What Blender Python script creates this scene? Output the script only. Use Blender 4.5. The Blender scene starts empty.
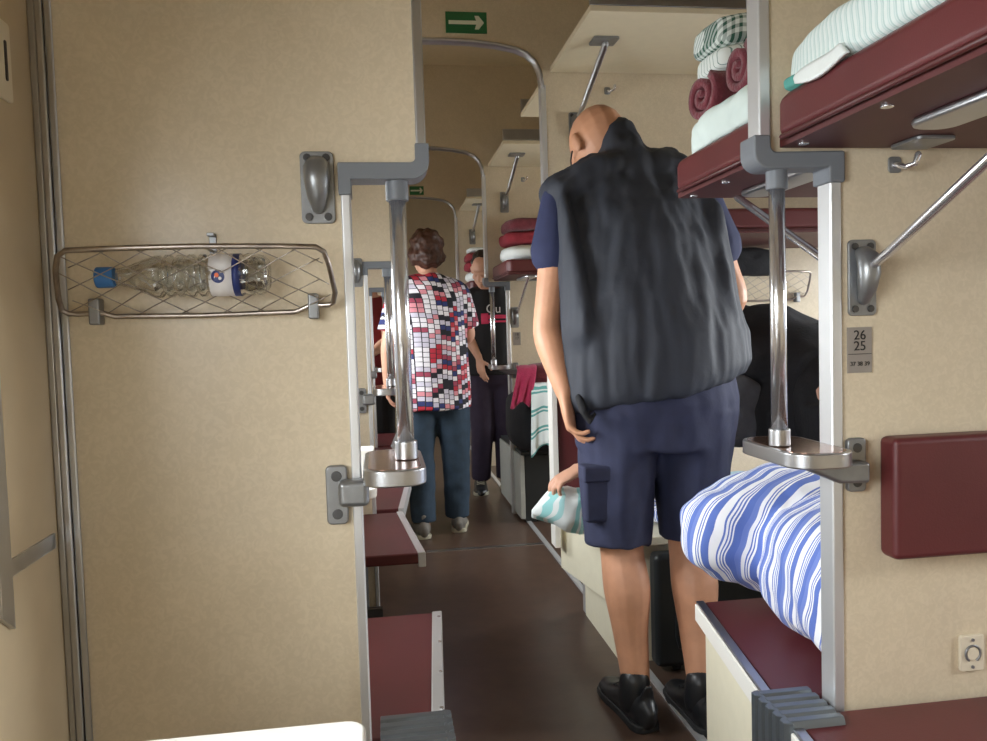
import bpy, bmesh, math, random
from mathutils import Vector, Matrix, noise
random.seed(7)
S = bpy.context.scene
COL = S.collection
PI = math.pi
WL = {}                       # world location of every object built (rotations stay zero)

# ---------------------------------------------------------------- materials
def lin(c):
    return tuple(((v/255)/12.92 if v/255 <= .04045 else ((v/255+.055)/1.055)**2.4) for v in c)

def mat(name, rgb, rough=.5, metal=0., var=0., vscale=30, bump=0., bscale=200, coat=0., sheen=0., trans=0.):
    m = bpy.data.materials.new(name); m.use_nodes = True
    nt = m.node_tree; b = nt.nodes['Principled BSDF']
    c = lin(rgb)
    b.inputs['Base Color'].default_value = (*c, 1)
    b.inputs['Roughness'].default_value = rough
    b.inputs['Metallic'].default_value = metal
    b.inputs['Coat Weight'].default_value = coat
    b.inputs['Sheen Weight'].default_value = sheen
    b.inputs['Transmission Weight'].default_value = trans
    tc = nt.nodes.new('ShaderNodeTexCoord')
    if var:
        n = nt.nodes.new('ShaderNodeTexNoise'); n.inputs['Scale'].default_value = vscale; n.inputs['Detail'].default_value = 4
        r = nt.nodes.new('ShaderNodeValToRGB')
        r.color_ramp.elements[0].position = .32; r.color_ramp.elements[1].position = .68
        r.color_ramp.elements[0].color = (*[v*(1-var) for v in c], 1)
        r.color_ramp.elements[1].color = (*[min(1, v*(1+var)) for v in c], 1)
        nt.links.new(tc.outputs['Object'], n.inputs['Vector'])
        nt.links.new(n.outputs['Fac'], r.inputs['Fac'])
        nt.links.new(r.outputs['Color'], b.inputs['Base Color'])
    if bump:
        n2 = nt.nodes.new('ShaderNodeTexNoise'); n2.inputs['Scale'].default_value = bscale; n2.inputs['Detail'].default_value = 3
        bp = nt.nodes.new('ShaderNodeBump'); bp.inputs['Strength'].default_value = bump; bp.inputs['Distance'].default_value = .01
        nt.links.new(tc.outputs['Object'], n2.inputs['Vector'])
        nt.links.new(n2.outputs['Fac'], bp.inputs['Height'])
        nt.links.new(bp.outputs['Normal'], b.inputs['Normal'])
    return m

def striped(name, stops, scale, axis='X', rough=.8, distort=0., dscale=3., use_uv=True, bump=.15, slant=None):
    """repeating stripes: stops = [(position, rgb)...] over one period, constant interpolation"""
    m = bpy.data.materials.new(name); m.use_nodes = True
    nt = m.node_tree; b = nt.nodes['Principled BSDF']; b.inputs['Roughness'].default_value = rough
    b.inputs['Sheen Weight'].default_value = .1
    tc = nt.nodes.new('ShaderNodeTexCoord'); sx = nt.nodes.new('ShaderNodeSeparateXYZ')
    src = tc.outputs['UV' if use_uv else 'Object']
    nt.links.new(src, sx.inputs[0])
    val = sx.outputs[axis]
    if slant:
        for k_, ax_ in zip(slant, 'XZ'):
            sm = nt.nodes.new('ShaderNodeMath'); sm.operation = 'MULTIPLY_ADD'; sm.inputs[1].default_value = k_
            nt.links.new(sx.outputs[ax_], sm.inputs[0]); nt.links.new(val, sm.inputs[2]); val = sm.outputs[0]
    if distort:
        n = nt.nodes.new('ShaderNodeTexNoise'); n.inputs['Scale'].default_value = dscale
        nt.links.new(src, n.inputs['Vector'])
        ma = nt.nodes.new('ShaderNodeMath'); ma.operation = 'MULTIPLY_ADD'; ma.inputs[1].default_value = distort
        nt.links.new(n.outputs['Fac'], ma.inputs[0]); nt.links.new(val, ma.inputs[2]); val = ma.outputs[0]
    mu = nt.nodes.new('ShaderNodeMath'); mu.operation = 'MULTIPLY'; mu.inputs[1].default_value = scale
    fr = nt.nodes.new('ShaderNodeMath'); fr.operation = 'FRACT'
    nt.links.new(val, mu.inputs[0]); nt.links.new(mu.outputs[0], fr.inputs[0])
    r = nt.nodes.new('ShaderNodeValToRGB'); cr = r.color_ramp; cr.interpolation = 'CONSTANT'
    cr.elements[0].position = stops[0][0]; cr.elements[0].color = (*lin(stops[0][1]), 1)
    cr.elements[1].position = stops[1][0]; cr.elements[1].color = (*lin(stops[1][1]), 1)
    for p, c in stops[2:]:
        e = cr.elements.new(p); e.color = (*lin(c), 1)
    nt.links.new(fr.outputs[0], r.inputs['Fac']); nt.links.new(r.outputs['Color'], b.inputs['Base Color'])
    n2 = nt.nodes.new('ShaderNodeTexNoise'); n2.inputs['Scale'].default_value = 40
    bp = nt.nodes.new('ShaderNodeBump'); bp.inputs['Strength'].default_value = bump; bp.inputs['Distance'].default_value = .01
    nt.links.new(tc.outputs['Object'], n2.inputs['Vector']); nt.links.new(n2.outputs['Fac'], bp.inputs['Height'])
    nt.links.new(bp.outputs['Normal'], b.inputs['Normal'])
    return m

def laminate():
    m = mat('cream_laminate', (217, 203, 177), .28, var=.03, vscale=9)
    nt = m.node_tree; b = nt.nodes['Principled BSDF']
    tc = nt.nodes['Texture Coordinate']
    old = b.inputs['Base Color'].links[0].from_socket
    n = nt.nodes.new('ShaderNodeTexNoise'); n.inputs['Scale'].default_value = 75; n.inputs['Detail'].default_value = 5; n.inputs['Distortion'].default_value = 1.6
    nt.links.new(tc.outputs['Object'], n.inputs['Vector'])
    r = nt.nodes.new('ShaderNodeValToRGB')
    r.color_ramp.elements[0].position = .42; r.color_ramp.elements[0].color = (.94, .935, .92, 1)
    r.color_ramp.elements[1].position = .62; r.color_ramp.elements[1].color = (1.03, 1.03, 1.04, 1)
    nt.links.new(n.outputs['Fac'], r.inputs['Fac'])
    mx = nt.nodes.new('ShaderNodeMix'); mx.data_type = 'RGBA'; mx.blend_type = 'MULTIPLY'; mx.inputs['Factor'].default_value = .8
    nt.links.new(old, mx.inputs['A']); nt.links.new(r.outputs['Color'], mx.inputs['B'])
    nt.links.new(mx.outputs['Result'], b.inputs['Base Color'])
    return m

def blouse_mat():
    m = bpy.data.materials.new('patchwork_print'); m.use_nodes = True
    nt = m.node_tree; N = nt.nodes; K = nt.links.new; b = N['Principled BSDF']; b.inputs['Roughness'].default_value = .8
    tc = N.new('ShaderNodeTexCoord'); s = N.new('ShaderNodeSeparateXYZ'); K(tc.outputs['Object'], s.inputs[0])
    def mth(op, a, bb=None, c=None):
        n = N.new('ShaderNodeMath'); n.operation = op
        for i, x in enumerate((a, bb, c)):
            if x is None: continue
            if isinstance(x, (int, float)): n.inputs[i].default_value = x
            else: K(x, n.inputs[i])
        return n.outputs[0]
    u = mth('MULTIPLY', mth('MULTIPLY_ADD', s.outputs['Y'], .7, s.outputs['X']), 29)
    colid = mth('FLOOR', u)
    wn = N.new('ShaderNodeTexWhiteNoise'); wn.noise_dimensions = '1D'; K(colid, wn.inputs['W'])
    vv = mth('MULTIPLY_ADD', s.outputs['Z'], 37, mth('MULTIPLY', wn.outputs['Value'], 3))
    rowid = mth('FLOOR', vv)
    cb = N.new('ShaderNodeCombineXYZ'); K(mth('FLOOR', mth('MULTIPLY', u, .5)), cb.inputs[0]); K(rowid, cb.inputs[1])
    w2 = N.new('ShaderNodeTexWhiteNoise'); w2.noise_dimensions = '2D'; K(cb.outputs[0], w2.inputs['Vector'])
    r = N.new('ShaderNodeValToRGB'); cr = r.color_ramp; cr.interpolation = 'CONSTANT'
    cols = [(0, (236, 232, 238)), (.34, (205, 200, 215)), (.54, (186, 44, 62)), (.64, (160, 66, 88)), (.7, (25, 25, 35)), (.83, (45, 55, 110)), (.92, (215, 140, 150))]
    cr.elements[0].position = 0; cr.elements[0].color = (*lin(cols[0][1]), 1)
    cr.elements[1].position = cols[1][0]; cr.elements[1].color = (*lin(cols[1][1]), 1)
    for p, c in cols[2:]:
        e = cr.elements.new(p); e.color = (*lin(c), 1)
    K(w2.outputs['Value'], r.inputs['Fac'])
    l1 = mth('LESS_THAN', mth('FRACT', u), .14); l2 = mth('LESS_THAN', mth('FRACT', vv), .12)
    ln = mth('MAXIMUM', l1, l2)
    mx = N.new('ShaderNodeMix'); mx.data_type = 'RGBA'; K(ln, mx.inputs['Factor']); K(r.outputs['Color'], mx.inputs['A'])
    mx.inputs['B'].default_value = (*lin((30, 28, 40)), 1)
    K(mx.outputs['Result'], b.inputs['Base Color'])
    return m

def check_mat(name, base, c1, sc):
    m = bpy.data.materials.new(name); m.use_nodes = True
    nt = m.node_tree; N = nt.nodes; K = nt.links.new; b = N['Principled BSDF']; b.inputs['Roughness'].default_value = .85
    tc = N.new('ShaderNodeTexCoord'); s = N.new('ShaderNodeSeparateXYZ'); K(tc.outputs['Object'], s.inputs[0])
    zy = N.new('ShaderNodeMath'); zy.operation = 'ADD'; K(s.outputs['Y'], zy.inputs[0]); K(s.outputs['Z'], zy.inputs[1])
    outs = []
    for ax in 'XY':
        a = N.new('ShaderNodeMath'); a.operation = 'MULTIPLY'; a.inputs[1].default_value = sc; K(s.outputs['X'] if ax == 'X' else zy.outputs[0], a.inputs[0])
        f = N.new('ShaderNodeMath'); f.operation = 'FRACT'; K(a.outputs[0], f.inputs[0])
        l = N.new('ShaderNodeMath'); l.operation = 'LESS_THAN'; l.inputs[1].default_value = .45; K(f.outputs[0], l.inputs[0])
        outs.append(l.outputs[0])
    ad = N.new('ShaderNodeMath'); ad.operation = 'ADD'; K(outs[0], ad.inputs[0]); K(outs[1], ad.inputs[1])
    hv = N.new('ShaderNodeMath'); hv.operation = 'MULTIPLY'; hv.inputs[1].default_value = .5; K(ad.outputs[0], hv.inputs[0])
    mx = N.new('ShaderNodeMix'); mx.data_type = 'RGBA'; K(hv.outputs[0], mx.inputs['Factor'])
    mx.inputs['A'].default_value = (*lin(base), 1); mx.inputs['B'].default_value = (*lin(c1), 1)
    K(mx.outputs['Result'], b.inputs['Base Color'])
    return m

CREAM = laminate()
CEIL = mat('ceiling_paint', (222, 208, 176), .55, var=.03)
WINW = mat('window_wall_laminate', (196, 178, 148), .4, var=.04, vscale=12)
ALU = mat('aluminium', (196, 198, 202), .32, 1., var=.04, vscale=20)
ALUB = mat('bright_aluminium', (222, 224, 226), .38, .65)
CHROME = mat('chrome', (226, 226, 230), .2, .9)
SCREW = mat('dark_screw_steel', (88, 88, 90), .3, .8)
WIRE = mat('steel_wire', (170, 160, 150), .3, 1., var=.15, vscale=60)
GREYP = mat('grey_plastic', (118, 123, 130), .42)
CAST = mat('cast_metal', (146, 148, 150), .36, .7, var=.1, vscale=30)
RIB = mat('ribbed_grey_metal', (120, 128, 135), .35, .7)
MAROON = mat('maroon_vinyl', (94, 40, 42), .42, var=.1, vscale=6, bump=.06, bscale=350)
MAROOND = mat('maroon_board', (86, 38, 38), .5, var=.06, vscale=10)
PIPING = mat('maroon_piping', (78, 34, 34), .45)
FLOORM = mat('brown_linoleum', (82, 64, 54), .3, var=.12, vscale=14, bump=.02, bscale=60)
WHITE = mat('white_laminate', (244, 242, 236), .4)
CREAMW = mat('cream_panel', (240, 234, 210), .42, var=.02)
GREYBOX = mat('grey_panel', (176, 178, 172), .5, var=.04)
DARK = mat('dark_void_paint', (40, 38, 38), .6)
BLACKF = mat('black_fabric', (24, 24, 28), .85, var=.15, vscale=20, bump=.2, bscale=120)
BLACKP = mat('black_plastic', (34, 38, 40), .45)
VEST = mat('charcoal_nylon', (46, 50, 60), .72, var=.08, vscale=8, bump=.12, bscale=35)
NAVY = mat('navy_knit', (36, 42, 76), .85, var=.06, vscale=30)
SHORTS = mat('navy_twill', (46, 50, 76), .85, var=.08, vscale=25, bump=.1, bscale=60)
SKIN = mat('skin', (206, 152, 120), .5, var=.08, vscale=18, bump=.05, bscale=80)
SKINL = mat('fair_skin', (214, 164, 138), .5, var=.06, vscale=18)
SHOEM = mat('black_leather', (28, 29, 32), .38)
SOLE = mat('black_rubber', (32, 33, 35), .6)
HAIRB = mat('brown_hair', (70, 42, 30), .5, var=.3, vscale=50, bump=.5, bscale=60)
HAIRD = mat('dark_hair', (46, 36, 32), .55, var=.2, vscale=60, bump=.4, bscale=70)
JEANS = mat('blue_denim', (46, 64, 82), .85, var=.15, vscale=20, bump=.1, bscale=90)
PURPLE = mat('dark_purple_cloth', (56, 46, 66), .85, var=.08)
SNEAK = mat('grey_sneaker', (120, 116, 110), .7, var=.1)
SOLEW = mat('pale_rubber', (190, 185, 165), .6)
TEE = mat('black_cotton', (30, 30, 34), .85)
PINK = mat('pink_print', (215, 60, 100), .7)
WHITEP = mat('white_print', (232, 230, 232), .6)
REDC = mat('red_cotton', (136, 44, 52), .8)
BLANKET = mat('maroon_wool', (116, 50, 60), .95, var=.15, vscale=40, bump=.5, bscale=160, sheen=.2)
PINKB = mat('crimson_wool', (165, 42, 80), .95, var=.12, vscale=40, bump=.4, bscale=160, sheen=.2)
REDB = mat('red_wool', (150, 50, 62), .95, var=.12, vscale=40, bump=.4, bscale=160)
SHEET = mat('white_linen', (232, 238, 236), .9, var=.03, vscale=20, bump=.15, bscale=30)
SHEETT = mat('pale_teal_linen', (216, 230, 226), .9, var=.05, vscale=14, bump=.2, bscale=24)
TEAL = mat('teal_cloth', (86, 160, 150), .85, var=.08)
TICK = [(0, (92, 118, 196)), (.13, (240, 242, 248)), (.16, (92, 118, 196)), (.19, (240, 242, 248)), (.22, (92, 118, 196)), (.25, (240, 242, 248)), (.29, (92, 118, 196)),
                (.33, (240, 242, 248)), (.50, (92, 118, 196)), (.66, (240, 242, 248)), (.70, (92, 118, 196)), (.73, (240, 242, 248)), (.76, (92, 118, 196)), (.79, (240, 242, 248)), (.88, (110, 132, 204))]
BLUEP = striped('blue_striped_ticking', TICK, 9.5, 'X', distort=.10, dscale=3.2)
BLUEQ = striped('blue_striped_bundle', TICK, 10.5, 'Y', distort=.06, dscale=5, use_uv=False, slant=(-.42, .20))
TEALP = striped('pale_striped_linen', [(0, (222, 232, 229)), (.5, (186, 208, 205)), (.72, (222, 232, 229)), (.80, (200, 218, 215))], 78, 'X', distort=.02, dscale=5)
TOWEL = striped('teal_striped_towel', [(0, (226, 236, 238)), (.5, (98, 168, 168)), (.62, (226, 236, 238)), (.7, (98, 168, 168)), (.8, (226, 236, 238))], 9, 'Y', distort=.02)
CLOTHM = striped('turquoise_striped_cloth', [(0, (238, 246, 246)), (.55, (160, 222, 224)), (.75, (238, 246, 246)), (.85, (178, 228, 230))], 11, 'X', distort=.1)
CHECK = check_mat('green_white_check', (222, 230, 226), (50, 92, 76), 62)
BLOUSE = blouse_mat()
GREEN = mat('sign_green', (38, 112, 66), .45)
SIGNW = mat('sign_white', (226, 232, 214), .45)
SIGNG = mat('sign_grey', (150, 142, 134), .4)
INK = mat('sign_ink', (30, 28, 28), .5)
SOCK = mat('socket_plastic', (222, 212, 190), .4)
LABELB = mat('label_navy', (32, 48, 110), .4)
ORANGE = mat('label_orange', (236, 110, 50), .4)
CAPB = mat('cap_blue', (58, 120, 190), .4)
GREYCL = mat('grey_cloth', (92, 94, 100), .85, var=.1, bump=.3, bscale=60)

def glassy(name, tint, rough, frac):
    m = bpy.data.materials.new(name); m.use_nodes = True
    nt = m.node_tree; N = nt.nodes; K = nt.links.new
    N.remove(N['Principled BSDF']); out = N['Material Output']
    t = N.new('ShaderNodeBsdfTransparent'); t.inputs[0].default_value = (*tint, 1)
    g = N.new('ShaderNodeBsdfGlossy'); g.inputs['Roughness'].default_value = rough
    lw = N.new('ShaderNodeLayerWeight'); lw.inputs['Blend'].default_value = frac
    mx = N.new('ShaderNodeMixShader'); K(lw.outputs['Facing'], mx.inputs[0]); K(t.outputs[0], mx.inputs[1]); K(g.outputs[0], mx.inputs[2])
    K(mx.outputs[0], out.inputs['Surface'])
    return m
PET = glassy('clear_plastic', (.88, .90, .90), .05, .62)
_n = PET.node_tree; _t = _n.nodes.new('ShaderNodeTexCoord'); _z = _n.nodes.new('ShaderNodeTexNoise'); _z.inputs['Scale'].default_value = 48; _z.inputs['Detail'].default_value = 1
_b = _n.nodes.new('ShaderNodeBump'); _b.inputs['Strength'].default_value = .9; _b.inputs['Distance'].default_value = .02
_n.links.new(_t.outputs['Object'], _z.inputs['Vector']); _n.links.new(_z.outputs['Fac'], _b.inputs['Height'])
for _q in _n.nodes:
    if _q.bl_idname in ('ShaderNodeBsdfGlossy', 'ShaderNodeLayerWeight'): _n.links.new(_b.outputs['Normal'], _q.inputs['Normal'])
PANE = glassy('window_glass', (.96, .97, .97), .02, .15)

# ---------------------------------------------------------------- object helpers
def wl(o): return WL.get(o.name, Vector((0, 0, 0)))

def tag(o, label=None, cat=None, group=None, kind=None):
    if label: o['label'] = label
    if cat: o['category'] = cat
    if group: o['group'] = group
    if kind: o['kind'] = kind
    return o

def thing(name, label, cat, loc=(0, 0, 0), group=None):
    o = bpy.data.objects.new(name, None); o.empty_display_size = .05
    COL.objects.link(o); o.location = loc; WL[o.name] = Vector(loc)
    return tag(o, label, cat, group)

def obj(name, bm, m, parent=None, smooth=False, loc=None, bevel=0., bseg=2):
    me = bpy.data.meshes.new(name)
    base = wl(parent) if parent is not None else Vector(loc or (0, 0, 0))
    bmesh.ops.recalc_face_normals(bm, faces=bm.faces[:])
    if base.length: bmesh.ops.translate(bm, verts=bm.verts[:], vec=-base)
    bm.to_mesh(me); bm.free()
    for p in me.polygons: p.use_smooth = smooth
    if isinstance(m, (list, tuple)):
        for x in m: me.materials.append(x)
    else: me.materials.append(m)
    o = bpy.data.objects.new(name, me); COL.objects.link(o)
    if parent is not None: o.parent = parent
    else: o.location = base
    WL[o.name] = base
    if bevel:
        md = o.modifiers.new('bevel', 'BEVEL'); md.width = bevel; md.segments = bseg; md.limit_method = 'ANGLE'; md.angle_limit = .6
        if smooth is False:
            for p in me.polygons: p.use_smooth = True
            md.harden_normals = True
    return o

def box(bm, x0, x1, y0, y1, z0, z1):
    v = [bm.verts.new(p) for p in ((x0, y0, z0), (x1, y0, z0), (x1, y1, z0), (x0, y1, z0), (x0, y0, z1), (x1, y0, z1), (x1, y1, z1), (x0, y1, z1))]
    for f in ((0, 3, 2, 1), (4, 5, 6, 7), (0, 1, 5, 4), (1, 2, 6, 5), (2, 3, 7, 6), (3, 0, 4, 7)):
        bm.faces.new([v[i] for i in f])
    return bm

def B(*a): return box(bmesh.new(), *a)

def prism(pts, a0, a1, plane='XZ', bm=None):
    """polygon pts extruded between a0 and a1 along the remaining axis"""
    bm = bm or bmesh.new()
    def P(p, a):
        if plane == 'XZ': return (p[0], a, p[1])
        if plane == 'XY': return (p[0], p[1], a)
        return (a, p[0], p[1])
    A = [bm.verts.new(P(p, a0)) for p in pts]; C = [bm.verts.new(P(p, a1)) for p in pts]
    bm.faces.new(A); bm.faces.new(C[::-1])
    n = len(pts)
    for i in range(n): bm.faces.new((A[i], C[i], C[(i+1) % n], A[(i+1) % n]))
    return bm

def arc(cx, cy, r, a0, a1, n=8):
    return [(cx+r*math.cos(math.radians(a0+(a1-a0)*i/n)), cy+r*math.sin(math.radians(a0+(a1-a0)*i/n))) for i in range(n+1)]

def rrect(x0, x1, y0, y1, r, n=5):
    return arc(x1-r, y1-r, r, 0, 90, n)+arc(x0+r, y1-r, r, 90, 180, n)+arc(x0+r, y0+r, r, 180, 270, n)+arc(x1-r, y0+r, r, 270, 360, n)

def tube(bm, pts, radii, seg=12, caps=True, ref=(0, 1, 0), closed=False, hemi=True):
    pts = [Vector(p) for p in pts]; n = len(pts)
    if not isinstance(radii, (list, tuple)): radii = [radii]*n
    rad = [(r, r) if not isinstance(r, (list, tuple)) else r for r in radii]
    tans = []
    for i in range(n):
        if closed: t = pts[(i+1) % n]-pts[i-1]
        elif i == 0: t = pts[1]-pts[0]
        elif i == n-1: t = pts[-1]-pts[-2]
        else: t = (pts[i+1]-pts[i]).normalized()+(pts[i]-pts[i-1]).normalized()
        tans.append(t.normalized())
    ref = Vector(ref)
    if abs(ref.dot(tans[0])) > .95: ref = Vector((1, 0, 0)) if abs(tans[0].x) < .9 else Vector((0, 0, 1))
    s = (ref-ref.dot(tans[0])*tans[0]).normalized()
    frames = []
    for t in tans:
        s = (s-s.dot(t)*t).normalized(); frames.append((t, s, t.cross(s)))
    P = list(zip(pts, rad, frames))
    if caps and hemi and not closed:
        def cap(p, r, f, sg):
            return [(p+f[0]*sg*min(r)*math.sin(a), (r[0]*math.cos(a), r[1]*math.cos(a)), f) for a in (.5, 1.0, 1.4)]
        P = cap(*P[0], -1)[::-1]+P+cap(*P[-1], 1)
    rings = []
    for p, r, f in P:
        rings.append([bm.verts.new(p+f[1]*r[0]*math.cos(2*PI*k/seg)+f[2]*r[1]*math.sin(2*PI*k/seg)) for k in range(seg)])
    m = len(rings)
    for i in range(m if closed else m-1):
        a, b = rings[i], rings[(i+1) % m]
        for k in range(seg): bm.faces.new((a[k], a[(k+1) % seg], b[(k+1) % seg], b[k]))
    if caps and not closed:
        bm.faces.new(rings[0][::-1]); bm.faces.new(rings[-1])
    return bm

def T(pts, r, seg=12, **k): return tube(bmesh.new(), pts, r, seg, **k)

def ell(bm, c, ax, R=None, seg=16, rings=10):
    M = Matrix.Diagonal((*ax, 1))
    if R is not None: M = R.to_4x4() @ M
    M = Matrix.Translation(Vector(c)) @ M
    bmesh.ops.create_uvsphere(bm, u_segments=seg, v_segments=rings, radius=1, matrix=M)
    return bm

def cyl(bm, p0, p1, r, seg=16): return tube(bm, [p0, p1], r, seg, hemi=False)

def basis(fwd, up):
    f = Vector(fwd).normalized(); u = Vector(up); u = (u-u.dot(f)*f).normalized(); l = u.cross(f)
    return Matrix((f, l, u)).transposed()      # columns: forward, left, up

def noisy(bm, amp, freq, seed=0.):
    bm.normal_update()
    fr = Vector(freq) if not isinstance(freq, (int, float)) else Vector((freq,)*3)
    mv = []
    for v in bm.verts:
        q = Vector((v.co.x*fr.x+seed, v.co.y*fr.y, v.co.z*fr.z))
        mv.append(v.co+v.normal*amp*noise.noise(q))
    for v, c in zip(bm.verts, mv): v.co = c

def remesh(bm, voxel, smooth=3):
    """fuse overlapping closed shapes into one continuous skin"""
    me = bpy.data.meshes.new('tmp'); bmesh.ops.recalc_face_normals(bm, faces=bm.faces[:]); bm.to_mesh(me); bm.free()
    o = bpy.data.objects.new('tmp', me); COL.objects.link(o)
    r = o.modifiers.new('r', 'REMESH'); r.mode = 'VOXEL'; r.voxel_size = voxel
    if smooth:
        sm = o.modifiers.new('s', 'SMOOTH'); sm.iterations = smooth; sm.factor = .5
    dg = bpy.context.evaluated_depsgraph_get(); dg.update()
    m2 = bpy.data.meshes.new_from_object(o.evaluated_get(dg))
    out = bmesh.new(); out.from_mesh(m2)
    bpy.data.objects.remove(o); bpy.data.meshes.remove(me); bpy.data.meshes.remove(m2)
    return out

def superblob(c, ax, e=2.6, R=None, nu=48, nv=28, amp=0., freq=6., seed=0., uaxis=1, dents=()):
    """pillow-like superellipsoid with UV: u along local axis uaxis, v the angle"""
    bm = bmesh.new(); uv = bm.loops.layers.uv.new('UVMap')
    c = Vector(c); R = R or Matrix.Identity(3)
    def sg(x, p): return math.copysign(abs(x)**p, x)
    p = 2./e; grid = []; loc = {}
    for j in range(nv+1):
        ph = -PI/2+PI*j/nv; row = []
        for i in range(nu):
            th = 2*PI*i/nu
            # the poles lie on local axis uaxis
            a = sg(math.cos(ph), p)*sg(math.cos(th), p); b = sg(math.cos(ph), p)*sg(math.sin(th), p); d = sg(math.sin(ph), p)
            q = [0, 0, 0]; q[uaxis] = d; o1, o2 = [k for k in range(3) if k != uaxis]; q[o1] = a; q[o2] = b
            l = Vector((q[0]*ax[0], q[1]*ax[1], q[2]*ax[2]))
            dn = Vector(q).normalized()
            for dc, dr, da in dents:
                dd = (l-Vector(dc)).length
                if dd < dr: l -= dn*da*(1-(dd/dr)**2)**2
            if amp:
                l += dn*amp*noise.noise(l*freq+Vector((seed, 0, 0)))+dn*amp*.4*noise.noise(l*freq*2.7+Vector((0, seed, 0)))
            vv = bm.verts.new(c+R @ l); row.append(vv); loc[vv] = (q[uaxis]*ax[uaxis], i/nu, l)
        grid.append(row)
    for j in range(nv):
        for i in range(nu):
            vs = (grid[j][i], grid[j][(i+1) % nu], grid[j+1][(i+1) % nu], grid[j+1][i])
            f = bm.faces.new(vs)
            for k, lp in enumerate(f.loops):
                l = loc[vs[k]][2]
                lp[uv].uv = (l[uaxis], (i+(1 if k in (1, 2) else 0))/nu)
    bmesh.ops.remove_doubles(bm, verts=grid[0]+grid[-1], dist=1e-5)
    return bm

def sheet(fn, nu, nv, su=1., sv=1.):
    bm = bmesh.new(); uv = bm.loops.layers.uv.new('UVMap')
    g = [[bm.verts.new(fn(i/nu, j/nv)) for i in range(nu+1)] for j in range(nv+1)]
    for j in range(nv):
        for i in range(nu):
            f = bm.faces.new((g[j][i], g[j][i+1], g[j+1][i+1], g[j+1][i]))
            for lp, (a, b) in zip(f.loops, ((i, j), (i+1, j), (i+1, j+1), (i, j+1))): lp[uv].uv = (a/nu*su, b/nv*sv)
    return bm

def solid(o, t, off=0):
    md = o.modifiers.new('solid', 'SOLIDIFY'); md.thickness = t; md.offset = off
    return o

def text_mesh(s, size, x, y, z, extrude=.0004):
    cu = bpy.data.curves.new('tmp', 'FONT'); cu.body = s; cu.size = size; cu.align_x = 'CENTER'; cu.align_y = 'CENTER'; cu.extrude = extrude
    o = bpy.data.objects.new('tmp', cu); COL.objects.link(o)
    dg = bpy.context.evaluated_depsgraph_get(); dg.update()
    me = bpy.data.meshes.new_from_object(o.evaluated_get(dg)); bm = bmesh.new(); bm.from_mesh(me)
    bpy.data.objects.remove(o); bpy.data.curves.remove(cu); bpy.data.meshes.remove(me)
    for v in bm.verts: v.co = Vector((x+v.co.x, y-v.co.z, z+v.co.y))
    return bm

# ---------------------------------------------------------------- layout (metres)
H0 = 1.154                                    # lens height
L = 1.77
D = [-.479, 1.291, 3.061, 4.831, 6.601, 8.371]    # near faces of the partitions
TH = .032
XL, XR, ZC = -.50, 2.50, 2.74                 # side walls, ceiling
YB, YE = -2.24, 9.6

def struct(name, bm, m, **k):
    return tag(obj(name, bm, m, **k), kind='structure')

# floor, ceiling, end walls
struct('floor', B(XL, XR, YB, YE, -.05, 0), FLOORM)
struct('ceiling', B(XL, XR, YB, YE, ZC, ZC+.04), CEIL)
struct('wall_back', B(XL, XR, YB-.04, YB, 0, ZC), CREAM)
struct('wall_end', B(XL, XR, YE, YE+.04, 0, ZC), CREAM)
# window walls: frame around one opening per bay
WIN = {'left': (.84, 1.56), 'right': (.74, 1.62)}
bays = [(-.50, .98)] + [(D[k]+TH, D[k+1]) for k in range(1, 5)]
wspan = {'left': [(-1.85, -.85), (-.30, .78)], 'right': [(-1.85, -.85), (-.05, .95)]}
for k in range(1, 5):
    m_ = (D[k]+D[k+1])/2
    wspan['left'].append((m_-.46, m_+.46)); wspan['right'].append((m_-.5, m_+.5))
nwin = 0
for side, xi, xo in (('left', XL, XL-.05), ('right', XR, XR+.05)):
    z0, z1 = WIN[side]; bm = bmesh.new(); x0, x1 = min(xi, xo), max(xi, xo)
    box(bm, x0, x1, YB, YE, 0, z0); box(bm, x0, x1, YB, YE, z1, ZC)
    y = YB
    for a, b in wspan[side]:
        box(bm, x0, x1, y, a, z0, z1); y = b
    box(bm, x0, x1, y, YE, z0, z1)
    struct('wall_'+side, bm, WINW)
    for a, b in wspan[side]:
        nwin += 1
        xm = (x0+x1)/2
        bm = bmesh.new(); t = .03
        box(bm, x0-.002, x1+.002, a, a+t, z0, z1); box(bm, x0-.002, x1+.002, b-t, b, z0, z1)
        box(bm, x0-.002, x1+.002, a+t, b-t, z0, z0+t); box(bm, x0-.002, x1+.002, a+t, b-t, z1-t, z1)
        w = struct('window_%d' % nwin, bm, WHITE)
        obj('pane', B(xm-.002, xm+.002, a+t, b-t, z0+t, z1-t), PANE, w)

# floor metal strips
struct('trim_1', B(.826, .85, 2.0, 8.3, 0, .008), ALUB)
struct('trim_2', B(.2, .826, 4.10, 4.125, 0, .005), ALU)
# left wall corner profile, ridged, beside the basket partition
bm = bmesh.new()
for dx, dp in ((0, .006), (.0115, .010), (.023, .006)):
    prism([(XL+dx, D[1]-dp), (XL+dx+.0108, D[1]-dp), (XL+dx+.0108, D[1]), (XL+dx, D[1])], .0, 2.6, 'XY', bm)
struct('trim_3', bm, ALU, bevel=.003)
# rail on the left wall
o = struct('trim_4', B(XL, XL+.003, 1.10, D[1]-.02, .843, .866), ALU)
o = struct('trim_5', prism([(1.085, .80), (1.118, .775), (1.118, 1.25), (1.085, 1.25)], XL, XL+.007, 'YZ'), ALU)

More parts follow.
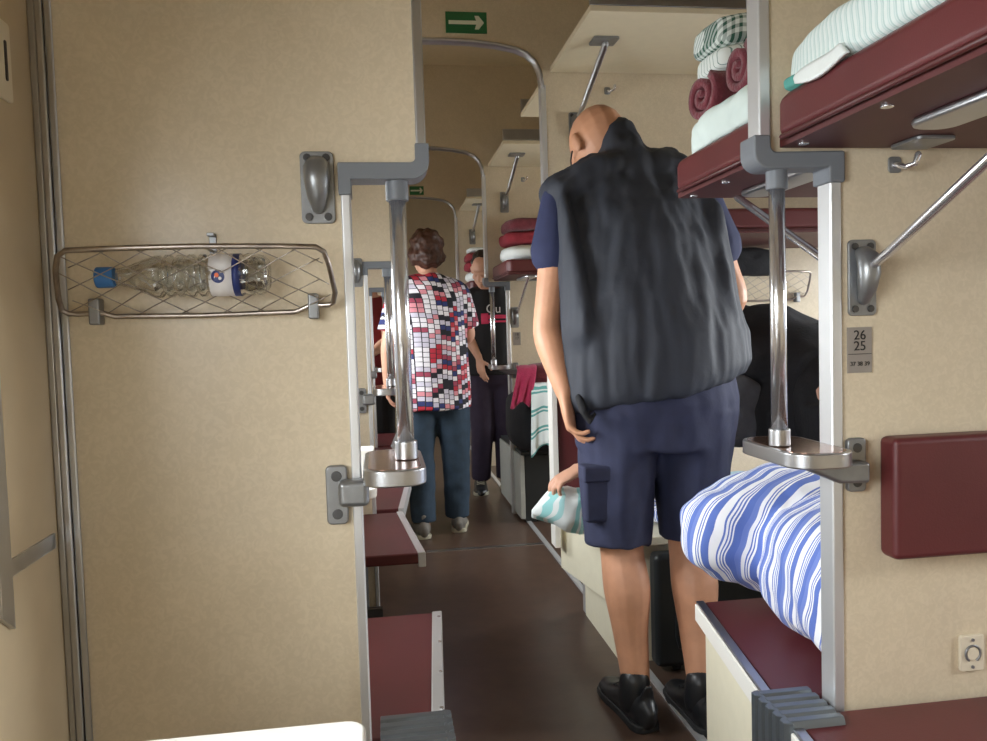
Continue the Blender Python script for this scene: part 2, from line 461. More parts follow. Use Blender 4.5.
# ---------------------------------------------------------------- partitions with corridor arch
PX = dict(l0=-.045, l1=.076, r1=.658, r0=.784, zl=1.412, zr=1.43)
def arch_pts():
    a = [(PX['l1'], 2.236), (.12, 2.245), (.20, 2.252), (.28, 2.253), (.38, 2.250), (.48, 2.240)]
    a += [(.555, 2.226), (.600, 2.208), (.632, 2.178), (.650, 2.138), (PX['r1'], 2.08)]
    return a
def partition(k):
    y = D[k]
    pts = [(XL, 0), (PX['l0'], 0), (PX['l0'], PX['zl']), (PX['l1'], PX['zl'])]+arch_pts()
    pts += [(PX['r1'], PX['zr']), (PX['r0'], PX['zr']), (PX['r0'], 0), (XR, 0), (XR, ZC), (XL, ZC)]
    w = struct('partition', prism(pts, y, y+TH), CREAM)
    a, b = y-.006, y+TH+.006
    # upper posts and arch moulding
    obj('post', B(PX['l1']-.008, PX['l1']+.008, a, b, PX['zl'], 2.24), ALU, w, bevel=.003)
    obj('post', B(PX['r1']-.010, PX['r1']+.012, a, b, PX['zr'], 2.09), ALUB, w, bevel=.004)
    ap = arch_pts()
    obj('arch_moulding', T([(p[0], y+TH/2, p[1]) for p in ap], [(.026, .011)]*len(ap), 12, ref=(0, 1, 0)), ALU, w, smooth=True)
    # lower posts
    obj('post', B(PX['l0']-.008, PX['l0']+.007, a, b, .0, 1.39), ALUB, w, bevel=.003)
    obj('post', B(PX['r0']-.007, PX['r0']+.014, a, b, .0, 1.41), ALUB, w, bevel=.004)
    # grey corner brackets
    lb = [(-.056, 1.372), (-.036, 1.372), (-.036, 1.396)]+arc(.060, 1.424, .028, -90, 0, 8)+[(.088, 1.452), (.066, 1.452), (.066, 1.43)]+arc(.058, 1.430, .008, 0, -90, 4)+[(-.056, 1.422)]
    obj('corner_bracket', prism(lb, y-.012, y+TH+.012), GREYP, w, bevel=.003)
    rb = [(.802, 1.388), (.772, 1.388), (.772, 1.414)]+arc(.664, 1.439, .028, 270, 180, 8)+[(.636, 1.468), (.667, 1.468), (.667, 1.452)]+arc(.677, 1.450, .010, 180, 270, 4)+[(.802, 1.442)]
    obj('corner_bracket', prism(rb, y-.012, y+TH+.012), GREYP, w, bevel=.004)
    return w
PARTS = {k: partition(k) for k in range(0, 5)}
# header of the last bay
SIDEW = {1: ('beside the hanging basket', 'below the basket wall'), 2: ('behind the nearest one', ''), 3: ('', ''), 4: ('', '')}
ORD = {1: 'nearest', 2: 'second', 3: 'third', 4: 'fourth'}

# ---------------------------------------------------------------- grab poles and fold-down steps
def ovalish(x0, x1, y0, y1, n=8):
    return rrect(x0, x1, y0, y1, min(x1-x0, y1-y0)*.38, n)
def pole_and_step(k, side):
    y = D[k]+.016
    if side == 'left':
        xp, zb, zt = .036, .945, 1.399; x0, x1 = -.034, .064; px = (-.094, -.060)
        wl_, wp = 'left', 'chrome'
    else:
        xp, zb, zt = .690, .934, 1.414; x0, x1 = .664, .782; px = (.803, .838)
    where = {1: 'in the nearest %s partition' % side, 2: 'in the second %s partition' % side, 3: 'in the third %s partition' % side}[k]
    p = thing('grab_pole', 'upright chrome grab pole with grey collars %s' % where, 'grab pole', (xp, y, zb), 'chrome grab poles')
    obj('pole', T([(xp, y, zb+.01), (xp, y, zt-.012)], .0138, 20, hemi=False), CHROME, p, smooth=True)
    obj('collar', cyl(bmesh.new(), (xp, y, zb), (xp, y, zb+.03), .0185, 20), ALU, p, bevel=.002)
    obj('collar', cyl(bmesh.new(), (xp, y, zt-.034), (xp, y, zt-.001), .0185, 20), GREYP, p, bevel=.002)
    zs = zb-.001
    s = thing('folding_step', 'small metal folding step with bolted bracket %s' % where, 'step', ((x0+x1)/2, y, zs-.03), 'folding steps')
    ol = ovalish(x0, x1, y-.105, y+.125)
    obj('rim', prism(ol, zs-.026, zs, 'XY'), ALU, s, bevel=.003)
    inn = ovalish(x0+.008, x1-.008, y-.097, y+.117)
    obj('tread', prism(inn, zs-.004, zs+.0006, 'XY'), mat_tread, s)
    yb = D[k]-.001
    if side == 'left':
        obj('hinge_arm', B(-.074, -.026, yb-.036, yb-.002, .880, .922), CAST, s, bevel=.009, bseg=3)
    else:
        obj('hinge_arm', prism([(.83, .868), (.83, .906), (.71, .907), (.72, .894), (.775, .870)], yb-.036, yb-.002), CAST, s, bevel=.007, bseg=3)
    pl = obj('bracket_plate', prism(rrect(px[0], px[1], .849, .944, .008), yb-.011, yb+.001), CAST, s, bevel=.003)
    if k < 3:
        for zz in (.866, .927):
            obj('screw', cyl(bmesh.new(), ((px[0]+px[1])/2, yb-.0125, zz), ((px[0]+px[1])/2, yb-.010, zz), .0085, 14), SCREW, pl, bevel=.001)
mat_tread = mat('polished_tread', (150, 112, 96), .12, .85, var=.15, vscale=25)
for k in (1, 2, 3):
    pole_and_step(k, 'left'); pole_and_step(k, 'right')

# ---------------------------------------------------------------- cast fittings
def fitting(name, label, k, x0, x1, z0, z1, group, hook=False, screws=True):
    y = D[k]; xc = (x0+x1)/2; h = z1-z0; w = x1-x0
    f = thing(name, label, 'bracket', (xc, y, z0), group)
    pl = obj('plate', prism(rrect(x0, x1, z0, z1, w*.16), y-.006, y), CAST, f, bevel=.0015)
    hp = [(z0+h*.20, y-.006), (z0+h*.25, y-.020), (z0+h*.45, y-.034), (z0+h*.72, y-.036), (z0+h*.82, y-.030), (z0+h*.84, y-.006)]
    bm = bmesh.new()
    rings = []
    for t, wf in ((0, .30), (.25, .36), (.75, .36), (1, .30)):
        pass
    tube(bm, [(xc, y-.010, z0+h*.20), (xc, y-.018, z0+h*.34), (xc, y-.024, z0+h*.55), (xc, y-.022, z0+h*.74), (xc, y-.012, z0+h*.82)],
         [(w*.20, .008), (w*.30, .016), (w*.37, .020), (w*.38, .020), (w*.34, .012)], 16, ref=(1, 0, 0))
    obj('housing', bm, CAST, f, smooth=True)
    if screws:
        for sx in (x0+w*.22, x1-w*.22):
            for sz in (z0+h*.09, z1-h*.09):
                obj('screw', cyl(bmesh.new(), (sx, y-.009, sz), (sx, y-.005, sz), w*.12, 12), SCREW, pl, bevel=.0008)
    return f
fitting('hinge_bracket', 'grey cast bracket with four screws high on the basket wall', 1, -.114, -.062, 1.328, 1.440, 'left wall brackets')
fitting('hinge_bracket', 'small grey cast bracket on the second left partition', 2, -.104, -.056, 1.328, 1.436, 'left wall brackets', screws=False)
fitting('rod_bracket', 'grey cast bracket holding the chrome rod of the nearest upper berth', 1, .810, .862, 1.158, 1.290, 'rod brackets')
fitting('rod_bracket', 'cast bracket holding the shelf rod beside the bald man', 2, .757, .812, 1.86, 1.985, 'rod brackets')
fitting('rod_bracket', 'small cast bracket below the shelf on the third right partition', 3, .755, .808, 1.86, 1.985, 'rod brackets', screws=False)
fitting('rod_bracket', 'small cast bracket above the seat number plate of the third partition', 3, .800, .850, 1.158, 1.285, 'rod brackets', screws=False)
fitting('rod_bracket', 'farthest small cast bracket below the shelf on the fourth partition', 4, .765, .815, 1.86, 1.985, 'rod brackets', screws=False)

# ---------------------------------------------------------------- berths
ZU0, ZU1 = 1.448, 1.528
def upper_berth(k, near, label, detail=True):
    if near: ya, yb = D[k]-.565, D[k]-.007
    else: ya, yb = D[k]+TH+.014, D[k]+TH+.475
    x0, x1 = (.670 if k == 1 and near else .69), 2.47
    b = thing('upper_berth', label, 'berth', (x0, (ya+yb)/2, ZU0), 'folding upper berths')
    # cushion with a rounded corridor end
    c = .03
    out = [(x0+c, ya), (x1, ya), (x1, yb), (x0+c, yb), (x0+.006, yb-.012), (x0, yb-.045), (x0, ya+.03)]
    obj('cushion', prism(out, ZU0+.010, ZU1, 'XY'), MAROON, b, bevel=.014, bseg=3)
    obj('base_board', prism([(x0+.012, ya+.006), (x1, ya+.006), (x1, yb-.004), (x0+.012, yb-.004)], ZU0-.002, ZU0+.012, 'XY'), MAROOND, b)
    obj('piping', T([(x0+.003, yb-.03, ZU0+.010), (x0+.003, ya+.02, ZU0+.010), (x0+.04, ya+.003, ZU0+.010), (x1-.02, ya+.003, ZU0+.010)], .005, 8), PIPING, b, smooth=True)
    if detail:
        for i in range(3):
            yy = ya+.08+i*(yb-ya-.12)/2.
            obj('screw', cyl(bmesh.new(), (x0+.035, yy, ZU0-.005), (x0+.035, yy, ZU0-.001), .009, 12), CHROME, b, bevel=.001)
    # latch plate under the board and steel hinge plate by the partition
    ym = (ya+yb)/2
    l0 = ya+.06 if near else ym-.18
    obj('latch_plate', prism(rrect(x0+.115, x0+.19, l0, l0+.32, .03), ZU0-.016, ZU0-.002, 'XY'), ALU, b, bevel=.006)
    yh = yb-.10 if near else ya+.02
    obj('hinge_plate', prism(rrect(x0+.20, x0+.27, yh, yh+.08, .012), ZU0-.009, ZU0-.002, 'XY'), CAST, b, bevel=.002)
    # supporting rod down to the partition bracket
    yp = D[k]-.022 if near else D[k]+TH+.012
    sgn = -1 if near else 1
    xr = .835
    obj('support_rod', T([(xr, yp, 1.237), (xr, yp+sgn*.06, 1.262), (xr, yp+sgn*.43, ZU0-.006)], [.007, .0085, .0085], 14), CHROME, b, smooth=True)
    return b
upper_berth(1, True, 'maroon upper berth nearest, seen from below with chrome rod')
upper_berth(1, False, 'maroon upper berth above the man\'s right shoulder, seen from below')
upper_berth(2, True, 'maroon upper berth seen through the gap behind the right grab pole', False)
upper_berth(3, True, 'small maroon upper berth behind the man\'s left sleeve', False)
upper_berth(4, True, 'farthest maroon upper berth under folded red blankets', False)

ZS = .462
def lower_berth(k, near, x_at_part, x_mid, label, raised=False, base=CREAMW, w=.53):
    if near: ya, yb = D[k]-w, D[k]-.014; xa, xb = x_mid, x_at_part
    else: ya, yb = D[k]+TH+.014, D[k]+TH+w; xa, xb = x_at_part, x_mid
    b = thing('lower_berth', label, 'berth', (min(xa, xb), (ya+yb)/2, 0), 'lower berths')
    if raised:
        obj('cushion', B(.664, 1.02, yb-.06, yb-.012, ZS-.04, .98), MAROON, b, bevel=.01)
        obj('edge_strip', B(.642, .664, yb-.075, yb+.0, .30, 1.0), WHITE, b, bevel=.003)
        obj('lid', prism([(xa+.02, ya), (XR-.02, ya), (XR-.02, yb-.08), (xb+.02, yb-.08)], ZS-.05, ZS-.02, 'XY'), base, b, bevel=.004)
    else:
        obj('cushion', prism([(xa+.02, ya), (XR-.02, ya), (XR-.02, yb), (xb+.02, yb)], ZS-.05, ZS, 'XY'), MAROON, b, bevel=.008)
    def st(t0, t1, z0, z1, m, nm):
        return obj(nm, prism([(xa+t0, ya), (xa+t1, ya), (xb+t1, yb), (xb+t0, yb)], z0, z1, 'XY'), m, b, bevel=.003)
    if not raised: st(.0, .021, ZS-.004, ZS+.003, ALU, 'edge_strip')
    if not raised: st(-.003, .019, ZS-.046, ZS-.004, WHITE, 'edge_board')
    fa = ya+.045 if near else ya; fb = yb if near else yb-.045
    def lp(y): return xa+(xb-xa)*(y-ya)/(yb-ya)
    obj('end_panel', prism([(lp(fa)+.012, fa), (lp(fa)+.04, fa), (lp(fb)+.04, fb), (lp(fb)+.012, fb)], .20 if raised else .0, ZS-.05, 'XY'), base, b)
    if raised: obj('plinth', B(.775, .82, fa, D[k]-.014, 0.0, .21), base, b)
    obj('box_side', prism([(lp(fa)+.04, fa), (XR-.03, fa), (XR-.03, fa+.02), (lp(fa)+.04, fa+.02)] if near else
                          [(lp(fb)+.04, fb-.02), (XR-.03, fb-.02), (XR-.03, fb), (lp(fb)+.04, fb)], 0.0, ZS-.05, 'XY'), base, b)
    return b
lb1n = lower_berth(1, True, .672, .602, 'maroon lower berth seat at the bottom right corner')
lb1f = lower_berth(1, False, .674, .752, 'maroon lower berth with cream end panel under the striped bedding')
lb2n = lower_berth(2, True, .668, .752, 'lower berth with maroon cushion tipped upright behind the man\'s left hand', raised=True)
# ribbed grey caps over the joint at the partition foot
def ribbed_cap(label, x0, x1, y0, y1, z):
    c = thing('ribbed_cap', label, 'cap', (x0, y0, z-.06))
    bm = bmesh.new(); n = 5; pts = []
    w = (y1-y0)/n
    for i in range(n):
        a = y0+i*w
        pts += [(a+.002, z+.002), (a+.006, z+.009), (a+w-.006, z+.009), (a+w-.002, z+.002)]
    prism([(y0, z-.006)]+pts+[(y1, z-.006)], x0+.008, x1, 'YZ', bm)
    obj('tread', bm, RIB, c, bevel=.0015)
    bm = bmesh.new(); pts = []
    for i in range(n):
        a = y0+i*w
        pts += [(x0+.004, a+.002), (x0-.004, a+.006), (x0-.004, a+w-.006), (x0+.004, a+w-.002)]
    prism([(x0+.012, y0)]+pts+[(x0+.012, y1)], z-.085, z+.008, 'XY', bm)
    obj('front_lip', bm, RIB, c, bevel=.0015)
ribbed_cap('ribbed grey metal cap at the foot of the right partition', .655, .762, 1.225, 1.355, ZS+.004)

def ribbed_left():
    c = thing('ribbed_cap', 'ribbed grey metal cap beside the white table edge', 'cap', (.03, 1.34, ZS))
    n = 5; y0, y1, z = 1.262, 1.398, ZS+.004; w = (y1-y0)/n; pts = []
    for i in range(n):
        a = y0+i*w; pts += [(a+.002, z+.002), (a+.006, z+.009), (a+w-.006, z+.009), (a+w-.002, z+.002)]
    obj('tread', prism([(y0, z-.006)]+pts+[(y1, z-.006)], -.024, .090, 'YZ'), RIB, c, bevel=.0015)
    bm = bmesh.new(); pts = []
    for i in range(n):
        a = y0+i*w; pts += [(.092, a+.002), (.101, a+.006), (.101, a+w-.006), (.092, a+w-.002)]
    obj('front_lip', prism([(.086, y0)]+pts+[(.086, y1)], z-.06, z+.008, 'XY'), RIB, c, bevel=.0015)
ribbed_left()

# back-rest pad on the nearest right partition
tag(obj('backrest_pad', B(.866, 1.9, D[1]-.05, D[1]-.001, .732, .946), MAROON, bevel=.012, bseg=3), 'maroon padded backrest fixed to the right partition beside the socket', 'backrest')
# luggage shelves
def shelf(k, near, label, rod=True):
    x0, x1 = .686, 2.47
    ya, yb = (D[k]-.60, D[k]-.008) if near else (D[k]+TH+.008, D[k]+TH+.60)
    s = thing('luggage_shelf', label, 'shelf', (x0, (ya+yb)/2, 2.13), 'overhead luggage shelves')
    obj('board', B(x0, x1, ya, yb, 2.135, 2.155), CEILW, s, bevel=.003)
    yl = ya if near else yb-.012
    obj('front_lip', B(x0, x1, yl, yl+.012, 2.155, 2.215), ALU, s, bevel=.003)
    if rod:
        yp = D[k]-.024; xr = .785
        obj('support_rod', T([(xr, yp, 1.955), (xr+.012, yp-.05, 1.99), (xr+.02, D[k]-.36, 2.12)], [.006, .010, .0115], 12), ALU, s, smooth=True)
        obj('rod_plate', prism(rrect(xr-.03, xr+.06, D[k]-.40, D[k]-.32, .01), 2.127, 2.135, 'XY'), CAST, s, bevel=.002)
CEILW = mat('shelf_laminate', (226, 214, 184), .45, var=.02)
shelf(1, True, 'cream luggage shelf above the nearest upper berth', False)
shelf(1, False, 'cream luggage shelf above the maroon blanket rolls', False)
shelf(2, True, 'cream luggage shelf overhead above the bald man\'s head')
shelf(2, False, 'cream luggage shelf glimpsed through the arch behind its edge', False)
shelf(3, True, 'cream luggage shelf of the third partition with thin rod')
shelf(4, True, 'farthest small cream luggage shelf seen past the arch')

# ---------------------------------------------------------------- left side seats
def side_seat(k, near, xa, xb, label):
    """xa: corridor edge at the aisle side of the bay, xb: at the partition"""
    if near: ya, yb = D[k]-.60, D[k]-.014; e0, e1 = xa, xb
    else: ya, yb = D[k]+TH+.014, D[k]+TH+.605; e0, e1 = xb, xa
    s = thing('side_bench', label, 'seat', (-.25, (ya+yb)/2, 0), 'maroon side seats')
    obj('cushion', prism([(XL+.004, ya), (e0-.02, ya), (e1-.02, yb), (XL+.004, yb)], ZS-.035, ZS, 'XY'), MAROON, s, bevel=.006)
    obj('edge_strip', prism([(e0-.024, ya-.002), (e0, ya-.002), (e1, yb), (e1-.024, yb)], ZS-.045, ZS+.003, 'XY'), ALUB, s, bevel=.003)
    fa, fb = (ya+.30, yb) if near else (ya, yb-.30)
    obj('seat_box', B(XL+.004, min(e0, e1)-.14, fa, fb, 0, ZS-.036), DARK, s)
side_seat(1, False, .126, .086, 'maroon side seat with riveted metal edge at the bottom centre')
side_seat(2, True, .117, .062, 'maroon side seat beyond the legroom gap, near the woman\'s feet')
side_seat(2, False, .120, .070, 'maroon side seat seen below the nearest left folding step')
side_seat(3, True, .117, .066, 'small maroon side seat behind the left grab pole')
side_seat(3, False, .110, .066, 'farthest maroon side seat on the left')
# rivets on the nearest side seat edge
seat1 = [o for o in bpy.data.objects if o.name.startswith('side_bench')][0]
for i in range(4):
    yy = 1.42+i*.155
    obj('rivet', cyl(bmesh.new(), (.081+(yy-1.33)*.062, yy, ZS+.002), (.081+(yy-1.33)*.062, yy, ZS+.005), .004, 10), CHROME, seat1)
# legroom divider below the side seat
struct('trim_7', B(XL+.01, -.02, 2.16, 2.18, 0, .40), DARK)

# side tables
def side_table(y0, y1, z, x1, label):
    t = thing('side_table', label, 'table', (-.25, (y0+y1)/2, 0), 'side tables')
    obj('table_top', prism(rrect(XL+.002, x1, y0, y1, .022), z-.024, z, 'XY'), WHITE, t, bevel=.004)
    obj('bracket', B(XL+.002, XL+.05, (y0+y1)/2-.02, (y0+y1)/2+.02, z-.30, z-.024), CAST, t)
    obj('leg', T([(-.20, (y0+y1)/2, .0), (-.20, (y0+y1)/2, z-.024)], .012, 12, hemi=False), ALU, t, smooth=True)
side_table(.30, .852, .738, -.030, 'white side table edge at the bottom left')
side_table(1.98, 2.44, .765, -.022, 'white side table in the second bay hidden behind the basket wall')
c = tag(obj('paper_carton', B(-.072, -.026, 2.16, 2.24, .7655, .838), WHITE, bevel=.004), 'small white carton standing behind the nearest left step', 'carton')

# ---------------------------------------------------------------- signs
def exit_sign(k, x0, x1, z0, z1, label):
    y = D[k]-.001
    s = thing('exit_sign', label, 'sign', ((x0+x1)/2, y, z0), 'green arrow signs')
    obj('plate', B(x0, x1, y-.003, y, z0, z1), GREEN, s)
    w, h = x1-x0, z1-z0; zc = (z0+z1)/2
    a = [(x0+w*.07, zc-h*.09), (x0+w*.74, zc-h*.09), (x0+w*.70, zc-h*.32), (x0+w*.80, zc-h*.32), (x0+w*.93, zc), (x0+w*.80, zc+h*.32), (x0+w*.70, zc+h*.32), (x0+w*.74, zc+h*.09), (x0+w*.07, zc+h*.09)]
    obj('arrow', prism(a, y-.0042, y-.0031), SIGNW, s)
exit_sign(2, .290, .447, 2.278, 2.357, 'green exit sign with white arrow above the corridor arch')
exit_sign(4, .285, .40, 2.06+.21, 2.13+.21, 'small dark green arrow sign above a far corridor arch')

s = thing('seat_number_plate', 'grey seat number plate reading 26 and 25 on the right partition', 'sign', (.832, D[1], 1.058))
obj('plate', B(.809, .855, D[1]-.0025, D[1]-.0003, 1.058, 1.138), SIGNG, s)
obj('lettering', text_mesh('26', .0235, .832, D[1]-.003, 1.1235), INK, s)
obj('lettering', text_mesh('25', .0235, .832, D[1]-.003, 1.1045), INK, s)
obj('lettering', text_mesh('37 38 39', .0105, .832, D[1]-.003, 1.0735), INK, s)
obj('divider_line', B(.810, .854, D[1]-.0032, D[1]-.0024, 1.0905, 1.0915), INK, s)
s = thing('seat_number_plate', 'tiny grey seat number plate on the third right partition', 'sign', (.835, D[3], 1.03))
obj('plate', B(.812, .858, D[3]-.0025, D[3]-.0003, 1.05, 1.13), SIGNG, s)
obj('lettering', text_mesh('18', .024, .835, D[3]-.003, 1.115), INK, s)
obj('lettering', text_mesh('17', .024, .835, D[3]-.003, 1.092), INK, s)

s = thing('wall_socket', 'cream wall socket low on the right partition below the backrest', 'socket', (1.047, D[1], .50))
obj('plate', prism(rrect(1.024, 1.072, .505, .571, .005), D[1]-.008, D[1]), SOCK, s, bevel=.0015)
obj('ring', T([(1.047+.0145*math.cos(math.radians(a)), D[1]-.009, .538+.0145*math.sin(math.radians(a))) for a in range(-55, 236, 10)], .0022, 8), CAST, s, smooth=True)
obj('insert', cyl(bmesh.new(), (1.047, D[1]-.010, .538), (1.047, D[1]-.007, .538), .012, 18), SOCK, s, bevel=.001)
for zz in (.513, .563): obj('screw', cyl(bmesh.new(), (1.047, D[1]-.010, zz), (1.047, D[1]-.007, zz), .003, 10), CAST, s)

s = thing('switch_plate', 'pale slotted plate on the window wall at the left edge', 'plate', (XL, 1.2, 1.5))
obj('plate', prism(rrect(1.15, 1.214, 1.488, 1.597, .006), XL, XL+.005, 'YZ'), SOCK, s, bevel=.002)
obj('slot', prism(rrect(1.192, 1.199, 1.515, 1.57, .003), XL+.0045, XL+.0060, 'YZ'), INK, s)

def coat_hook(k, x, z, label):
    h = thing('coat_hook', label, 'hook', (x, D[k], z), 'coat hooks')
    obj('base_plate', prism(rrect(x-.012, x+.012, z-.014, z+.014, .006), D[k]-.004, D[k]), CAST, h, bevel=.001)
    obj('prong', T([(x, D[k]-.004, z), (x+.006, D[k]-.024, z-.008), (x+.016, D[k]-.034, z-.004), (x+.02, D[k]-.036, z+.01)], [.006, .005, .005, .006], 10), CHROME, h, smooth=True)
coat_hook(1, .900, 1.419, 'small chrome coat hook on the right partition under the upper berth')
coat_hook(2, .915, 2.07, 'small coat hook under the luggage shelf above the bald man')
coat_hook(3, .90, 2.06, 'tiny coat hook under the third partition shelf')

# ---------------------------------------------------------------- wire basket with bottle
def basket(k, x0, x1, z0, z1, label, mir=1, mesh_=True):
    y = D[k]
    b = thing('wire_basket', label, 'basket', ((x0+x1)/2, y, z0), 'wire net baskets')
    yo, yi = y-.085, y-.014          # rim tilts out at the top
    w = x1-x0
    def P(u, v, bulge=0.):
        # u across 0..1, v 0 bottom .. 1 top on the tilted rim plane
        yy = yi+(yo-yi)*v
        return Vector((x0+w*u-(.022*(1-v)*(1-u) if mir == 1 else 0), yy, z0+(z1-z0)*v))
    loop = [(.03, .06), (.008, .12), (.0, .30), (.0, .72), (.012, .92), (.04, 1.0), (.2, 1.02), (.5, 1.035), (.8, 1.02), (.94, 1.0), (.97, .93), (.985, .72), (1, .3), (.99, .14), (.975, .10), (.90, .10), (.86, .02), (.84, 0), (.5, -.02), (.22, 0), (.19, .0), (.15, .06), (.06, .055)]
    obj('rim', T([P(*q) for q in loop], .0042, 8, closed=True), WIRE, b, smooth=True)
    bm = bmesh.new(); n = 7
    def net(u, v):
        p = P(u, v); bl = math.sin(PI*min(max(v, 0), 1))*.0
        p.y -= .012*math.sin(PI*v)
        return p
    for i in range(-3, n+1):
        for sg in (1, -1):
            q = []
            for s_ in range(13):
                t_ = s_/12.
                u = (i+ (t_*3.2))/n if sg == 1 else (i+3.2-t_*3.2)/n
                u += .012*math.sin(i*2.1+t_*5)
                if .015 <= u <= .985: q.append(net(u, .02+t_*.97))
            if len(q) > 1: tube(bm, q, .0009, 5, hemi=False)
    obj('net', bm, WIRE, b, smooth=True)
    for u in (.075, .910) if mir == 1 else (.045, .85):
        xx = x0+w*u
        obj('clip', B(xx-.008, xx+.008, y-.026, y, z0-.012, z0+.028), CAST, b, bevel=.003)
    xx = x0+w*.52
    hk = bmesh.new(); box(hk, xx-.005, xx+.006, y-.003, y, z1, z1+.028); box(hk, xx-.005, xx+.006, y-.02, y, z1+.026, z1+.031)
    obj('hanger', hk, CAST, b, bevel=.001)
    # stays joining rim and wall
    obj('stay', T([(x0+w*.52, y-.002, z1+.004), (x0+w*.52, yo, z1+.004)], .002, 6), WIRE, b, smooth=True)
    return b
basket(1, -.452, -.066, 1.190, 1.283, 'chrome wire net basket on the left partition holding a bottle')
basket(2, 1.36, 1.725, 1.238, 1.345, 'wire net basket seen behind the right grab pole')

def bottle():
    zc, yc = 1.2475, D[1]-.038
    x_cap, x_end = -.412, -.163
    b = thing('water_bottle', 'clear plastic water bottle with blue cap lying in the basket', 'bottle', (-.30, yc, zc-.03))
    R = .0315
    prof = [(x_cap+.026, .0125), (x_cap+.034, .013), (x_cap+.045, .016), (x_cap+.06, .023), (x_cap+.078, R*.93)]
    x = x_cap+.085
    while x < -.254:
        prof += [(x, R), (x+.007, R), (x+.0105, R*.86), (x+.0125, R*.86)]; x += .016
    prof += [(-.249, R), (-.203, R), (-.199, R*.94), (-.194, R), (-.187, R), (-.183, R*.93), (-.178, R*.98), (-.169, R*.93), (x_end, R*.7)]
    bm = tube(bmesh.new(), [(p[0], yc, zc) for p in prof], [p[1] for p in prof], 28, hemi=False)
    noisy(bm, .0022, 55, 3)
    obj('bottle_body', bm, PET, b, smooth=True)
    obj('cap', cyl(bmesh.new(), (x_cap, yc, zc), (x_cap+.026, yc, zc), .0155, 24), CAPB, b, bevel=.002)
    obj('label_band', tube(bmesh.new(), [(-.247, yc, zc), (-.213, yc, zc)], R+.0006, 32, hemi=False), WHITEP, b, smooth=True)
    obj('label_stripe', tube(bmesh.new(), [(-.2135, yc, zc), (-.2035, yc, zc)], R+.0007, 32, hemi=False), LABELB, b, smooth=True)
    # round navy emblem with orange marks, wrapped on the front of the band
    def emblem(r0, dx, dz, nm, m, off):
        bm = bmesh.new(); ring = []
        for i in range(24):
            a = 2*PI*i/24; ex = dx+r0*math.cos(a); s_ = dz+r0*math.sin(a); th = s_/R
            ring.append(bm.verts.new((ex, yc-(R+off)*math.cos(th), zc+(R+off)*math.sin(th))))
        bm.faces.new(ring); obj(nm, bm, m, b)
    emblem(.0095, -.233, -.004, 'emblem', LABELB, .0014)
    emblem(.0032, -.2345, -.002, 'emblem_mark', ORANGE, .0020)
    emblem(.0024, -.230, -.0065, 'emblem_mark', WHITEP, .0020)
bottle()

# ---------------------------------------------------------------- bedding
BED = 'rolled bedding on the upper berths'
def Rz(a): return Matrix.Rotation(math.radians(a), 3, 'Z')
def Rot(x, y, z): return (Matrix.Rotation(math.radians(z), 3, 'Z') @ Matrix.Rotation(math.radians(y), 3, 'Y') @ Matrix.Rotation(math.radians(x), 3, 'X'))
def soft(name, label, cat, bm, m, group=None, loc=(0, 0, 0)):
    o = obj(name, bm, m, smooth=True, loc=loc); return tag(o, label, cat, group)

def on(bm, z, top=None):
    for v in bm.verts:
        v.co.z = max(v.co.z, z+.001)
        if top: v.co.z = min(v.co.z, top)
    return bm
# nearest upper berth: pale striped mattress roll lying along the berth end
soft('bedding_roll', 'pale striped bedding roll on the nearest upper berth', 'bedding',
     on(superblob((.775, 1.0, 1.567), (.105, .285, .046), 4.2, nu=56, nv=60, amp=.010, freq=9, uaxis=1), ZU1), TEALP, BED, (.80, 1.0, 1.53))
def fold_sheet(u, v):
    y = 1.205-.125*v-.02*u; w = .006*math.sin(v*8+u*2)
    if u < .5: return (.715-.096*u, y, 1.536+.008*v+w*.3)
    return (.667-.004*math.sin(v*6)-.006*u, y-.02*v*(u-.5), 1.536+.008*v-(u-.5)*2*(.016+.020*v)*(.8+.3*math.sin(v*5)))
o = soft('folded_sheet', 'white folded sheet corner hanging over the nearest upper berth edge', 'sheet', sheet(fold_sheet, 12, 16), SHEET, None, (.70, 1.2, 1.53)); solid(o, .007)
soft('folded_towel', 'teal folded towel end beside the white sheet corner', 'towel', superblob((.684, 1.222, 1.537), (.020, .022, .012), 3, amp=.004, freq=20), TEAL, None, (.684, 1.222, 1.53))

# berth behind: white pillow roll, two maroon blankets, checked blanket
soft('bedding_roll', 'white bedding roll under the maroon blanket rolls', 'bedding',
     on(superblob((.800, 1.56, 1.558), (.112, .232, .050), 3.0, Rot(-5, 0, 0), nu=64, nv=56, amp=.018, freq=10, seed=3, uaxis=1), ZU1), SHEETT, BED, (.80, 1.56, 1.53))
def blanket_roll(name, label, c, r, ln, m, yaw=0., turns=2, group='rolled maroon blankets'):
    bm = bmesh.new(); uv = bm.loops.layers.uv.new('UVMap'); n = turns*22; R = Rz(yaw); c = Vector(c); nx = 12
    g = []
    for i in range(n+1):
        t = i/n; rr = r*(.16+.84*t)-.004; a = -turns*2*PI*t+2.2
        row = []
        for j in range(nx+1):
            xx = ln*(j/nx-.5)
            q = Vector((xx, rr*math.cos(a), rr*math.sin(a)*.94))
            q += Vector((0, .003*noise.noise(q*20), .004*noise.noise(q*16)))
            row.append(bm.verts.new(c+R @ q))
        g.append(row)
    for i in range(n):
        for j in range(nx):
            f = bm.faces.new((g[i][j], g[i][j+1], g[i+1][j+1], g[i+1][j]))
            for lp, (p_, q_) in zip(f.loops, ((i, j), (i, j+1), (i+1, j+1), (i+1, j))): lp[uv].uv = (q_/nx*ln, p_/n)
    o = soft(name, label, 'blanket', bm, m, group, (c.x, c.y, c.z-r)); solid(o, r*.27)
    return o
